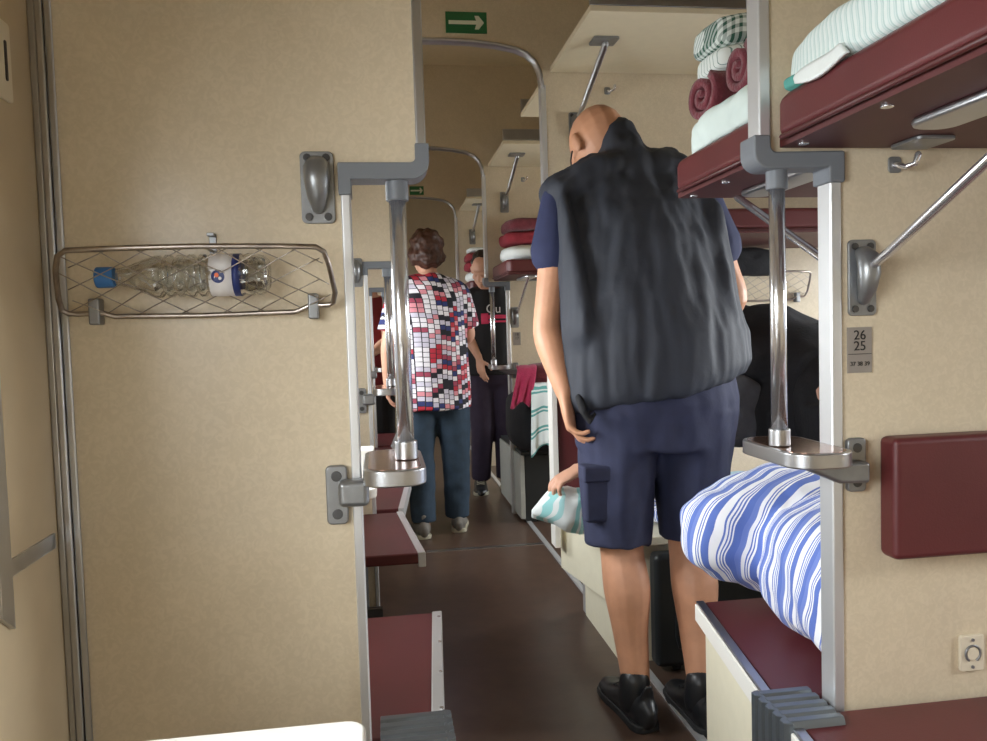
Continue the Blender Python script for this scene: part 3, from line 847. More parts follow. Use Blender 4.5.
blanket_roll('blanket_roll', 'maroon blanket roll lying lower, its spiral end by the man\'s shoulder', (.885, 1.735, 1.655), .060, .33, BLANKET, 10)
blanket_roll('blanket_roll', 'maroon blanket roll lying on top, half hidden by the post', (.905, 1.57, 1.672), .058, .33, BLANKET, 3)
def checkfold(u, v):
    a = v*PI*1.0
    return (.765+.30*u, 1.79+.085*math.cos(a)*1.0-.02*u, 1.725+.055*math.sin(a)+.02*(1-v)+.006*math.sin(u*12+v*8))
o = soft('checked_blanket', 'green and white checked blanket folded above the maroon rolls', 'blanket',
         superblob((.910, 1.765, 1.800), (.155, .09, .034), 4.5, nu=40, nv=24, amp=.008, freq=12, uaxis=0), CHECK, None, (.9, 1.8, 1.74))
soft('folded_blanket', 'white blanket with fine grey stripes folded under the checked blanket', 'blanket',
     superblob((.912, 1.765, 1.742), (.150, .086, .029), 4.5, nu=40, nv=24, amp=.006, freq=12, uaxis=0),
     striped('fine_stripe', [(0, (220, 226, 222)), (.72, (120, 146, 138)), (.86, (220, 226, 222))], 70, 'Y', use_uv=False, slant=(1., 0)), None, (.9, 1.765, 1.71))

# striped bedding on the lower berth
def lower_bedding():
    bm = superblob((1.14, 1.79, .628), (.435, .155, .150), 2.7, Rot(0, 4, -6), nu=40, nv=40, uaxis=1)
    b2 = superblob((1.26, 1.47, .607), (.455, .27, .155), 4, Rot(0, 0, -6), nu=40, nv=40, uaxis=1)
    me = bpy.data.meshes.new('tmp'); b2.to_mesh(me); bm.from_mesh(me); b2.free(); bpy.data.meshes.remove(me)
    bm = remesh(bm, .010, 6); noisy(bm, .020, 7, 3); noisy(bm, .008, 18, 1)
    for v in bm.verts: v.co.z = max(v.co.z, ZS+.002); v.co.y = max(v.co.y, 1.343)
    soft('striped_mattress_roll', 'blue and white striped mattress bundle on the lower right berth', 'bedding', bm, BLUEQ, None, (1.16, 1.74, ZS))
lower_bedding()
soft('striped_mattress', 'blue and white striped mattress on the berth behind the man\'s legs', 'bedding',
     superblob((1.62, 2.74, .492), (.72, .19, .042), 5, nu=48, nv=32, amp=.008, freq=7, uaxis=1), BLUEP, None, (1.6, 2.74, ZS-.02))
soft('light_blue_sheet', 'pale blue sheet visible beside the man\'s right hip', 'sheet',
     superblob((1.235, 2.62, .585), (.06, .10, .035), 3, amp=.012, freq=9), mat('pale_blue_linen', (176, 208, 222), .9), None, (1.25, 2.62, .55))

# bedding of the third and fourth partition berths
soft('bedding_roll', 'white pillow on the upper berth behind the man\'s left sleeve', 'pillow', on(superblob((.87, 4.55, 1.577), (.16, .20, .050), 2.8, amp=.012, freq=9, seed=5), ZU1), SHEET, BED, (.87, 4.55, 1.53))
for i, (z, m_, lab, dx) in enumerate(((1.665, REDB, 'crimson folded blanket directly on the far white pillow', 0), (1.738, BLANKET, 'dark maroon folded blanket topmost of the stack by the man\'s sleeve', .012))):
    soft('folded_blanket', lab, 'blanket', on(superblob((.88+dx, 4.58, z), (.165, .17, .040), 4, amp=.008, freq=11, seed=i+8), z-.036, z+.036), m_, 'folded blankets on the far berths', (.88, 4.58, z-.04))
soft('bedding_roll', 'white pillow on the farthest upper berth above the black t-shirt', 'pillow', on(superblob((.84, 6.35, 1.572), (.14, .20, .046), 2.8, amp=.012, freq=9, seed=6), ZU1), SHEET, BED, (.84, 6.35, 1.53))
for i, (z, m_, lab) in enumerate(((1.655, REDB, 'red folded blanket on the farthest pillow'), (1.725, REDC, 'red folded blanket under the thin white sheet, farthest berth'))):
    soft('folded_blanket', lab, 'blanket', on(superblob((.845, 6.36, z), (.15, .17, .038), 4, amp=.01, freq=11, seed=i+18), z-.034, z+.034), m_, 'folded blankets on the far berths', (.845, 6.36, z-.04))
soft('folded_sheet', 'thin white folded sheet on the farthest red blankets', 'sheet', superblob((.845, 6.36, 1.782), (.13, .15, .020), 4, amp=.006, freq=11), SHEET, None, (.845, 6.36, 1.76))

# third partition: luggage box, black bag, crimson blanket, striped towel
t = thing('luggage_box', 'pale grey under-seat box with dark side, beyond the man\'s left arm', 'box', (1.2, 4.9, 0))
obj('end_panel', B(.792, .82, 4.60, 4.816, .02, .40), GREYBOX, t, bevel=.004)
obj('front_panel', B(.82, 1.9, 4.60, 4.63, 0, .40), BLACKP, t, bevel=.004)
obj('lid', B(.80, 1.9, 4.61, 4.816, .40, .42), BLACKP, t, bevel=.004)
t = thing('luggage_box', 'pale grey under-seat box continuing past the third partition', 'box', (1.2, 5.1, 0))
obj('end_panel', B(.792, .82, 4.878, 5.40, .02, .40), GREYBOX, t, bevel=.004)
obj('lid', B(.80, 1.9, 4.878, 5.40, .40, .42), BLACKP, t, bevel=.004)
soft('travel_bag', 'bulky black travel bag on the grey under-seat box', 'bag', superblob((1.02, 4.62, .62), (.29, .15, .20), 3.4, amp=.02, freq=6), BLACKF, None, (1.02, 4.62, .42))
def drape(x0, x1, yb, zt, drop, seed, skew=0.):
    def f(u, v):
        x = x0+(x1-x0)*u+skew*v
        if v < .3: y = yb+.16*(1-v/.3)-.0; z = zt+.01*noise.noise(Vector((u*4, v*6, seed)))
        else:
            w = (v-.3)/.7; y = yb-.02*math.sin(min(1, w*3)*PI/2)-.012*math.sin(u*14+seed)*w; z = zt-.012-drop*w*(1+.10*math.sin(u*6+seed))
        return (x, y, z)
    return f
o = soft('draped_blanket', 'crimson blanket draped over the black bag beside the aisle', 'blanket', sheet(drape(.79, .90, 4.452, .93, .20, 1., -.075), 14, 20), PINKB, None, (.83, 4.47, .8)); solid(o, .016)
o = soft('draped_blanket', 'dark maroon blanket bunched behind the crimson one on the bag', 'blanket', superblob((1.02, 4.58, .885), (.20, .12, .075), 2.6, amp=.02, freq=9, seed=2), BLANKET, None, (1.02, 4.58, .82))
o = soft('hanging_towel', 'white towel with teal stripes hanging from the black bag', 'towel', sheet(drape(.845, 1.03, 4.428, .835, .37, 2., -.02), 18, 24, 1, .5), TOWEL, None, (.9, 4.44, .6)); solid(o, .008)

# black suitcase in the second bay
t = thing('suitcase', 'black suitcase on the floor between the man\'s legs', 'suitcase', (1.0, 2.45, 0))
obj('shell', B(.862, 1.30, 2.46, 2.53, .02, .40), BLACKP, t, bevel=.02, bseg=3)
obj('rib', T([(.965, 2.457, .33), (.935, 2.457, .31), (.93, 2.457, .13), (.94, 2.457, .09), (.965, 2.457, .075), (1.22, 2.457, .07)], .006, 8), BLACKP, t, smooth=True)
obj('handle', T([(1.02, 2.495, .40), (1.02, 2.495, .435), (1.14, 2.495, .435), (1.14, 2.495, .40)], .009, 8), BLACKP, t, smooth=True)
for xx in (.94, 1.25): obj('wheel', cyl(bmesh.new(), (xx-.01, 2.495, .02), (xx+.01, 2.495, .02), .02, 14), SOLE, t)
# black bag on the far wall above the basket, hung from a hook
soft('hanging_bag', 'black bag hanging under the berth behind the right grab pole', 'bag', superblob((1.42, 2.93, 1.385), (.13, .05, .055), 3, amp=.012, freq=10), BLACKF, None, (1.42, 2.95, 1.44))

# ---------------------------------------------------------------- people
def hand(bm, wrist, fdir, palm, thumb, curl=.5, s=1.):
    f = Vector(fdir).normalized(); t = Vector(thumb); t = (t-t.dot(f)*f).normalized(); p = Vector(palm); p = (p-p.dot(f)*f-p.dot(t)*t).normalized()
    w = Vector(wrist)
    tube(bm, [w-f*.02, w+f*.02*s, w+f*.055*s, w+f*.092*s], [(.026*s, .020*s), (.031*s, .019*s), (.040*s, .017*s), (.040*s, .013*s)], 14, ref=t)
    for i, (off, ln, fw) in enumerate(((.031, .072, .090), (.0105, .082, .096), (-.0105, .076, .093), (-.031, .060, .084))):
        b = w+f*fw*s+t*off*s; a = curl*(.5+.12*i); pts = [b-f*.012, b]; d = f+t*(off*1.2)
        for sl in (.44, .31, .25):
            d2 = (d.normalized()*math.cos(a)+p*math.sin(a)); pts.append(pts[-1]+d2*ln*sl*s); a += curl*.75
        tube(bm, pts, [.0092*s, .0090*s, .0084*s, .0076*s, .0066*s], 10)
    b = w+f*.028*s+t*.028*s; d = (f*.55+t*.65+p*.45).normalized(); pts = [b-d*.015, b, b+d*.036*s]
    d = (f*.85+t*.25+p*.5).normalized(); pts.append(pts[-1]+d*.030*s); d = (f+p*.45).normalized(); pts.append(pts[-1]+d*.024*s)
    tube(bm, pts, [.013*s, .0125*s, .011*s, .0095*s, .0078*s], 10)

def head(bm, c, fwd, up, s=1.):
    R = basis(fwd, up); c = Vector(c)
    def at(f, l, u): return c+R @ Vector((f*s, l*s, u*s))
    def E(f, l, u, a, b, d): ell(bm, at(f, l, u), (a*s, b*s, d*s), R)
    E(-.005, 0, .02, .097, .076, .098)           # cranium
    E(.038, 0, -.045, .062, .060, .070)          # face
    E(.062, 0, -.092, .030, .034, .026)          # chin
    E(.080, 0, .012, .022, .050, .018)           # brow
    for sg in (1, -1):
        E(-.002, sg*.078, -.012, .019, .010, .032)   # ear
        E(-.006, sg*.084, -.002, .014, .008, .020)
        E(.062, sg*.040, -.030, .026, .022, .022)    # cheek
        E(.086, sg*.031, -.004, .011, .013, .008)    # eye lid
    tube(bm, [at(.090, 0, .004), at(.106, 0, -.020), at(.116, 0, -.036)], [.010*s, .012*s, .015*s], 10)   # nose
    for sg in (1, -1): E(.104, sg*.013, -.038, .010, .009, .008)
    E(.094, 0, -.064, .010, .022, .006); E(.092, 0, -.073, .010, .019, .007)      # lips
    return at

def limb(bm, pts, rad, ref=(0, 1, 0), seg=16):
    P = [Vector(p) for p in pts]; Q = [Vector(r if isinstance(r, (list, tuple)) else (r, r)) for r in rad]
    def cr(a, b, c, d, t): return ((b*2)+(c-a)*t+(a*2-b*5+c*4-d)*t*t+(b*3-a-c*3+d)*t*t*t)*.5
    op, oq = [], []
    for i in range(len(P)-1):
        i0, i3 = max(0, i-1), min(len(P)-1, i+2)
        for t in (0, .25, .5, .75):
            op.append(cr(P[i0], P[i], P[i+1], P[i3], t)); oq.append(tuple(cr(Q[i0], Q[i], Q[i+1], Q[i3], t)))
    op.append(P[-1]); oq.append(tuple(Q[-1]))
    return tube(bm, op, oq, seg, ref=ref)
def mid(a, b, t): return Vector(a).lerp(Vector(b), t)
def arm(bm, sh, el, wr, s=1.):
    limb(bm, [sh, mid(sh, el, .3), mid(sh, el, .7), el, mid(el, wr, .25), mid(el, wr, .6), wr], [.056*s, .052*s, .045*s, .041*s, .044*s, .036*s, (.030*s, .024*s)])
def leg(bm, hip, kn, an, s=1.):
    back = Vector((0, -.012, 0))
    limb(bm, [hip, mid(hip, kn, .4), mid(hip, kn, .8), kn, mid(kn, an, .28)+back, mid(kn, an, .6), an, Vector(an)-Vector((0, 0, .05))],
         [.092*s, .084*s, .064*s, .057*s, .061*s, .047*s, .037*s, .038*s])
def torso(bm, pelvis, chest, neck, shl, shr, s=1.):
    lat = (Vector(shr)-Vector(shl)); hw = lat.length/2; ref = lat.normalized()
    pe, ch, ne = Vector(pelvis), Vector(chest), Vector(neck)
    limb(bm, [pe-(ch-pe).normalized()*.03, pe, mid(pe, ch, .45), mid(pe, ch, .8), ch, mid(ch, ne, .5), ne],
         [(.13*s, .10*s), (.165*s, .115*s), (.150*s, .108*s), (.170*s, .120*s), (.175*s, .118*s), (hw*.72, .085*s), (.062*s, .058*s)], ref=ref, seg=20)
    limb(bm, [shl, mid(shl, shr, .5), shr], [.058*s, .075*s, .058*s])

def shoe(parent, heel, direction, m, ms, ln=.29, s=1., name='shoe'):
    d = Vector((direction[0], direction[1], 0)).normalized(); h = Vector((heel[0], heel[1], 0)); side = Vector((d.y, -d.x, 0))
    def P(t, z): return h+d*(ln*t)+Vector((0, 0, z))
    bm = bmesh.new()
    prof = ((.0, .026, .088), (.04, .036, .102), (.14, .043, .108), (.28, .045, .104), (.40, .047, .090), (.56, .049, .070), (.74, .051, .054), (.90, .043, .046), (.97, .026, .038))
    tube(bm, [P(t_, z_/2) for t_, w_, z_ in prof], [(w_, z_/2) for t_, w_, z_ in prof], 24, ref=side)
    tube(bm, [P(.03, .075), P(.015, .112), P(-.01, .134)], [(.026, .012), (.022, .009), (.014, .006)], 10, ref=side)
    tube(bm, [P(.40, .086), P(.33, .112), P(.29, .130)], [(.030, .008), (.030, .007), (.024, .005)], 10, ref=side)
    sh = obj(name, remesh(bm, .0055, 3), m, parent, smooth=True)
    pts = []
    for t, w in ((-.01, .022), (.02, .036), (.10, .044), (.3, .044), (.5, .047), (.72, .054), (.88, .049), (.97, .030), (1.0, .012)):
        pts.append((t, w))
    pl = [h+d*ln*t+side*w for t, w in pts]+[h+d*ln*t-side*w for t, w in pts[::-1]]
    obj('sole', prism([(p.x, p.y) for p in pl], .0, .024, 'XY'), ms, sh, bevel=.005)
    lc = bmesh.new()
    for t in (.46, .53, .60):
        tube(lc, [P(t, .080-(t-.46)*.10)+side*.026, P(t, .086-(t-.46)*.11), P(t, .080-(t-.46)*.10)-side*.026], .003, 6)
    obj('laces', lc, ms, sh, smooth=True)
    return sh

# --- bald man in the charcoal vest -------------------------------------------------
def the_man():
    man = thing('person', 'bald man standing with back turned in charcoal vest, navy shorts and black shoes', 'person', (.78, 2.25, 0))
    hipL, hipR = (.685, 2.26, .90), (.905, 2.27, .90)
    knL, knR = (.682, 2.235, .485), (.898, 2.250, .485)
    anL, anR = (.700, 2.185, .115), (.880, 2.135, .115)
    pel, ch, nk = (.79, 2.255, .97), (.772, 2.315, 1.36), (.742, 2.375, 1.615)
    shL, shR = (.555, 2.335, 1.535), (.985, 2.345, 1.52)
    elL, wrL = (.485, 2.27, 1.150), (.517, 2.215, .965)
    elR, wrR = (1.075, 2.315, 1.225), (.965, 2.50, 1.12)
    bm = bmesh.new()
    torso(bm, pel, ch, nk, shL, shR, 1.12)
    limb(bm, [nk, (.72, 2.40, 1.66), (.705, 2.42, 1.70)], [.066, .062, .060])
    head(bm, (.694, 2.43, 1.715), (-.30, .75, -.62), (-.10, .55, .82), 1.08)
    arm(bm, shL, elL, wrL, 1.08); arm(bm, shR, elR, wrR, 1.08)
    hand(bm, wrL, (.14, -.10, -1), (.85, .35, 0), (.35, .9, 0), .75, 1.08)
    hand(bm, wrR, (-.85, .45, -.2), (0, 0, -1), (-.3, .9, 0), .6, 1.05)
    leg(bm, hipL, knL, anL, 1.12); leg(bm, hipR, knR, anR, 1.12)
    for a in (anL, anR): limb(bm, [(a[0], a[1]-.02, .05), (a[0]-.005, a[1]+.12, .032)], [.036, .022])
    obj('body', remesh(bm, .0048, 3), SKIN, man, smooth=True)
    # polo with sleeves
    bm = bmesh.new()
    torso(bm, (.79, 2.255, 1.0), ch, (.748, 2.372, 1.58), shL, shR, 1.10)
    for sh_, el_, f in ((shL, elL, .43), (shR, elR, .46)):
        limb(bm, [sh_, mid(sh_, el_, .25), mid(sh_, el_, f)], [.070, .075, .079])
    limb(bm, [(.77, 2.335, 1.53), (.735, 2.385, 1.625)], [.085, .074])
    bm = remesh(bm, .009, 4); noisy(bm, .007, (16, 16, 7), 4)
    obj('polo_shirt', bm, NAVY, man, smooth=True)
    # vest
    bm = bmesh.new(); ref = (1, 0, 0)
    tube(bm, [(.800, 2.245, .965), (.802, 2.245, 1.0), (.800, 2.25, 1.10), (.790, 2.268, 1.22), (.785, 2.29, 1.35), (.775, 2.315, 1.46), (.768, 2.338, 1.545), (.758, 2.36, 1.60)],
         [(.270, .168), (.284, .178), (.284, .182), (.268, .176), (.252, .166), (.236, .150), (.205, .118), (.13, .085)], 32, ref=ref, hemi=False)
    tube(bm, [(.540, 2.328, 1.552), (.64, 2.34, 1.600), (.765, 2.348, 1.622), (.885, 2.35, 1.625), (1.0, 2.345, 1.560)], [(.096, .050), (.108, .064), (.11, .075), (.105, .062), (.098, .052)], 18)
    tube(bm, [(.535, 2.33, 1.55), (.545, 2.30, 1.44), (.550, 2.28, 1.30), (.566, 2.26, 1.13)], [(.085, .030), (.105, .035), (.13, .04), (.14, .05)], 18, ref=(0, 1, 0))
    tube(bm, [(.975, 2.34, 1.54), (.985, 2.31, 1.44), (.99, 2.28, 1.30), (.99, 2.26, 1.15)], [(.085, .030), (.105, .035), (.13, .04), (.14, .05)], 18, ref=(0, 1, 0))
    tube(bm, [(.775, 2.345, 1.52), (.758, 2.360, 1.645), (.740, 2.380, 1.720)], [(.15, .09), (.108, .090), (.074, .068)], 18)
    bm = remesh(bm, .010, 9)
    # hem slopes up to the right; folds fall from the shoulders
    for v in bm.verts:
        k = max(0, min(1, (1.15-v.co.z)/.18))
        v.co.z += k*(v.co.x-.80)*.24-.012*k
    noisy(bm, .020, (8, 8, 1.1), 2.); noisy(bm, .009, (24, 24, 2.4), 9.); noisy(bm, .004, (50, 50, 9), 5.)
    obj('vest', bm, VEST, man, smooth=True)
    tg = bmesh.new(); tube(tg, [(.545, 2.16, .955), (.55, 2.13, .92), (.565, 2.125, .89), (.58, 2.13, .91)], [.012, .013, .011, .007], 8)
    obj('hem_drawstring', remesh(tg, .005, 2), BLACKF, man, smooth=True)
    # shorts
    bm = bmesh.new()
    tube(bm, [(.798, 2.25, 1.03), (.798, 2.25, .93), (.796, 2.255, .80)], [(.235, .15), (.250, .165), (.240, .155)], 28, ref=ref, hemi=False)
    for hp, kn, cx in ((hipL, knL, -.004), (hipR, knR, .010)):
        tube(bm, [(hp[0]+cx, 2.258, .90), (hp[0]+cx, 2.256, .76), (kn[0]+cx-.004, 2.246, .62), (kn[0]+cx-.008, 2.24, .512)],
             [(.128, .150), (.114, .135), (.102, .118), (.098, .110)], 24, ref=ref, hemi=False)
    bm = remesh(bm, .009, 3); noisy(bm, .012, (10, 10, 5), 5.); noisy(bm, .006, (22, 22, 10), 1.)
    sh = obj('shorts', bm, SHORTS, man, smooth=True)
    bm = bmesh.new(); box(bm, .548, .640, 2.140, 2.165, .612, .735); pk = obj('cargo_pocket', B(.552, .638, 2.146, 2.20, .600, .735), SHORTS, sh, bevel=.012)
    obj('pocket_flap', B(.548, .642, 2.140, 2.21, .715, .762), SHORTS, sh, bevel=.008)
    shoe(man, (.710, 2.108), (-.10, 1), SHOEM, SOLE, .31)
    shoe(man, (.878, 2.055), (.0, 1), SHOEM, SOLE, .30)
    for a, hx, hy in ((anL, .687, 2.16), (anR, .88, 2.108)):
        obj('sock', T([(a[0]-.012, a[1]-.012, .07), (a[0]-.006, a[1]-.008, .125)], .044, 16), SHOEM, man, smooth=True)
    gl = T([(.604, 2.405, 1.690), (.61, 2.45, 1.672), (.625, 2.50, 1.655)], .0025, 6)
    obj('glasses', gl, SHOEM, man, smooth=True)
the_man()
# the bag in the man's right hand
def mesh_bag():
    t = thing('cloth_bag', 'dark grey cloth bag hanging between the man and the right step', 'bag', (1.16, 2.46, .74))
    obj('bag_body', superblob((1.17, 2.46, .855), (.075, .055, .115), 2.6, Rot(0, 18, 0), amp=.02, freq=9), GREYCL, t, smooth=True)
    obj('strap', T([(1.14, 2.47, .95), (1.17, 2.54, 1.06), (1.20, 2.54, 1.06), (1.20, 2.47, .94)], .008, 8), GREYCL, t, smooth=True)
mesh_bag()

# --- woman in the patchwork blouse ---------------------------------------------------
def woman():
    w = thing('person', 'woman seen from behind in red, white and black patterned blouse and jeans', 'person', (.30, 4.48, 0))
    hipL, hipR = (.205, 4.50, .84), (.385, 4.50, .84); knL, knR = (.20, 4.47, .46), (.405, 4.50, .46); anL, anR = (.205, 4.42, .10), (.405, 4.52, .10)
    pel, ch, nk = (.295, 4.50, .90), (.295, 4.50, 1.24), (.285, 4.50, 1.45)
    shL, shR = (.115, 4.50, 1.385), (.450, 4.50, 1.365)
    elL, wrL = (.045, 4.46, 1.11), (.030, 4.50, .87); elR, wrR = (.505, 4.54, 1.13), (.46, 4.72, 1.05)
    bm = bmesh.new(); torso(bm, pel, ch, nk, shL, shR, 1.0)
    limb(bm, [nk, (.28, 4.51, 1.50), (.28, 4.515, 1.54)], [.052, .050, .050])
    head(bm, (.275, 4.52, 1.590), (-.25, 1, -.1), (0, .05, 1), .98)
    arm(bm, shL, elL, wrL, .92); arm(bm, shR, elR, wrR, .92)
    hand(bm, wrL, (.05, .1, -1), (1, 0, 0), (0, 1, 0), .5, .92); hand(bm, wrR, (-.5, .8, 0), (0, 0, -1), (-1, 0, 0), .5, .92)
    leg(bm, hipL, knL, anL, 1.0); leg(bm, hipR, knR, anR, 1.0)
    for a in (anL, anR): limb(bm, [(a[0], a[1]-.02, .05), (a[0], a[1]+.10, .032)], [.032, .022])
    obj('body', remesh(bm, .006, 3), SKINL, w, smooth=True)
    bm = bmesh.new()
    tube(bm, [(.290, 4.49, .715), (.290, 4.49, .85), (.290, 4.49, 1.02), (.292, 4.495, 1.20), (.295, 4.50, 1.32), (.29, 4.50, 1.42)],
         [(.212, .165), (.208, .165), (.198, .155), (.200, .15), (.205, .135), (.13, .095)], 28, ref=(1, 0, 0), hemi=False)
    tube(bm, [shL, (.29, 4.50, 1.415), shR], [.068, .080, .068], 16)
    for s_, e_ in ((shL, elL), (shR, elR)): tube(bm, [s_, mid(s_, e_, .4), mid(s_, e_, .85)], [.070, .070, .072], 16, hemi=False)
    bm = remesh(bm, .010, 4); noisy(bm, .010, (12, 12, 4), 3)
    obj('blouse', bm, BLOUSE, w, smooth=True)
    bm = bmesh.new()
    tube(bm, [(.295, 4.50, .92), (.295, 4.50, .80)], [(.180, .14), (.190, .145)], 24, ref=(1, 0, 0))
    for hp, kn, an in ((hipL, knL, anL), (hipR, knR, anR)):
        tube(bm, [hp, mid(hp, kn, .5), kn, mid(kn, an, .5), (an[0], an[1], .085)], [.105, .100, .082, .076, .070], 18, hemi=False)
    bm = remesh(bm, .009, 3); noisy(bm, .006, (14, 14, 16), 6)
    obj('jeans', bm, JEANS, w, smooth=True)
    R = basis((-.25, 1, -.1), (0, .05, 1)); bm = bmesh.new(); c = Vector((.275, 4.515, 1.600))
    for f, l, u, a in ((-.020, 0, .030, (.105, .095, .098)), (-.050, 0, -.035, (.070, .090, .070)), (-.01, .068, -.02, (.05, .035, .065)), (-.01, -.068, -.02, (.05, .035, .065))):
        ell(bm, c+R @ Vector((f, l, u)), a, R)
    bm = remesh(bm, .007, 2); noisy(bm, .016, 28, 2)
    obj('hair', bm, HAIRB, w, smooth=True)
    shoe(w, (.205, 4.36), (-.15, 1), SNEAK, SOLEW, .26); shoe(w, (.405, 4.46), (.12, 1), SNEAK, SOLEW, .26)
woman()

# --- person in the black t-shirt, facing the lens -----------------------------------------
def tee_person():
    w = thing('person', 'person in black t-shirt with pink print and dark purple trousers, arm hanging', 'person', (.78, 5.55, 0))
    pel, ch, nk = (.765, 5.58, .92), (.775, 5.56, 1.22), (.752, 5.53, 1.455)
    shL, shR = (.965, 5.56, 1.37), (.600, 5.56, 1.37)          # their left is at larger x
    elL, wrL = (1.02, 5.56, 1.08), (1.00, 5.50, .86); elR, wrR = (.610, 5.50, 1.11), (.672, 5.44, .955)
    hipL, hipR = (.86, 5.58, .86), (.69, 5.58, .86); knL, knR = (.86, 5.55, .46), (.69, 5.53, .46); anL, anR = (.86, 5.60, .10), (.68, 5.60, .10)
    bm = bmesh.new(); torso(bm, pel, ch, nk, shL, shR, .98)
    limb(bm, [nk, (.735, 5.50, 1.50), (.725, 5.485, 1.53)], [.055, .052, .050])
    head(bm, (.718, 5.46, 1.570), (-.35, -.75, -.5), (-.1, -.4, .9), .98)
    arm(bm, shL, elL, wrL, .92); arm(bm, shR, elR, wrR, .92)
    hand(bm, wrL, (0, 0, -1), (-1, 0, 0), (0, -1, 0), .5, .95); hand(bm, wrR, (.12, -.1, -1), (.6, .6, 0), (.6, -.8, 0), .35, 1.0)
    leg(bm, hipL, knL, anL); leg(bm, hipR, knR, anR)
    for a in (anL, anR): limb(bm, [(a[0], a[1]+.02, .05), (a[0], a[1]-.10, .032)], [.032, .022])
    obj('body', remesh(bm, .006, 3), SKINL, w, smooth=True)
    bm = bmesh.new()
    tube(bm, [(.77, 5.58, .84), (.77, 5.57, 1.02), (.775, 5.56, 1.20), (.775, 5.555, 1.34), (.76, 5.54, 1.44)], [(.200, .150), (.196, .145), (.200, .14), (.195, .125), (.11, .085)], 26, ref=(1, 0, 0), hemi=False)
    tube(bm, [shL, (.775, 5.55, 1.40), shR], [.066, .078, .066], 14)
    for s_, e_ in ((shL, elL), (shR, elR)): tube(bm, [s_, mid(s_, e_, .3), mid(s_, e_, .62)], [.068, .066, .064], 14, hemi=False)
    bm = remesh(bm, .009, 3); noisy(bm, .008, (12, 12, 5), 3)
    ts = obj('t_shirt', bm, TEE, w, smooth=True)
    def band(x0, x1, z0, z1, nm, m_):
        bm = sheet(lambda u, v: (x0+(x1-x0)*u, 5.405-.012+((x0+(x1-x0)*u-.775)**2)*1.4, z0+(z1-z0)*v), 14, 4); solid(obj(nm, bm, m_, ts, smooth=True), .004)
    band(.70, .90, 1.225, 1.250, 'chest_print', PINK); band(.72, .90, 1.198, 1.212, 'chest_print', PINK)
    band(.69, .74, 1.190, 1.262, 'chest_print', PINK)
    bm = text_mesh('Gu', .085, .775, 5.388, 1.290); obj('lettering', bm, WHITEP, ts)
    bm = bmesh.new()
    tube(bm, [(.77, 5.58, .95), (.77, 5.58, .84)], [(.175, .135), (.185, .14)], 22, ref=(1, 0, 0))
    for hp, kn, an in ((hipL, knL, anL), (hipR, knR, anR)): tube(bm, [hp, mid(hp, kn, .5), kn, mid(kn, an, .5), (an[0], an[1], .09)], [.10, .095, .08, .075, .07], 16, hemi=False)
    obj('trousers', remesh(bm, .010, 3), PURPLE, w, smooth=True)
    R = basis((-.35, -.75, -.5), (-.1, -.4, .9)); bm = bmesh.new(); c = Vector((.718, 5.46, 1.578))
    for f, l, u, a in ((-.022, 0, .030, (.090, .084, .088)), (-.05, 0, -.02, (.05, .072, .06))): ell(bm, c+R @ Vector((f, l, u)), a, R)
    bm = remesh(bm, .007, 2); noisy(bm, .010, 30, 2); obj('hair', bm, HAIRD, w, smooth=True)
    shoe(w, (.86, 5.66), (.1, -1), SNEAK, SOLEW, .26); shoe(w, (.68, 5.66), (-.1, -1), SHOEM, SOLEW, .26)
tee_person()

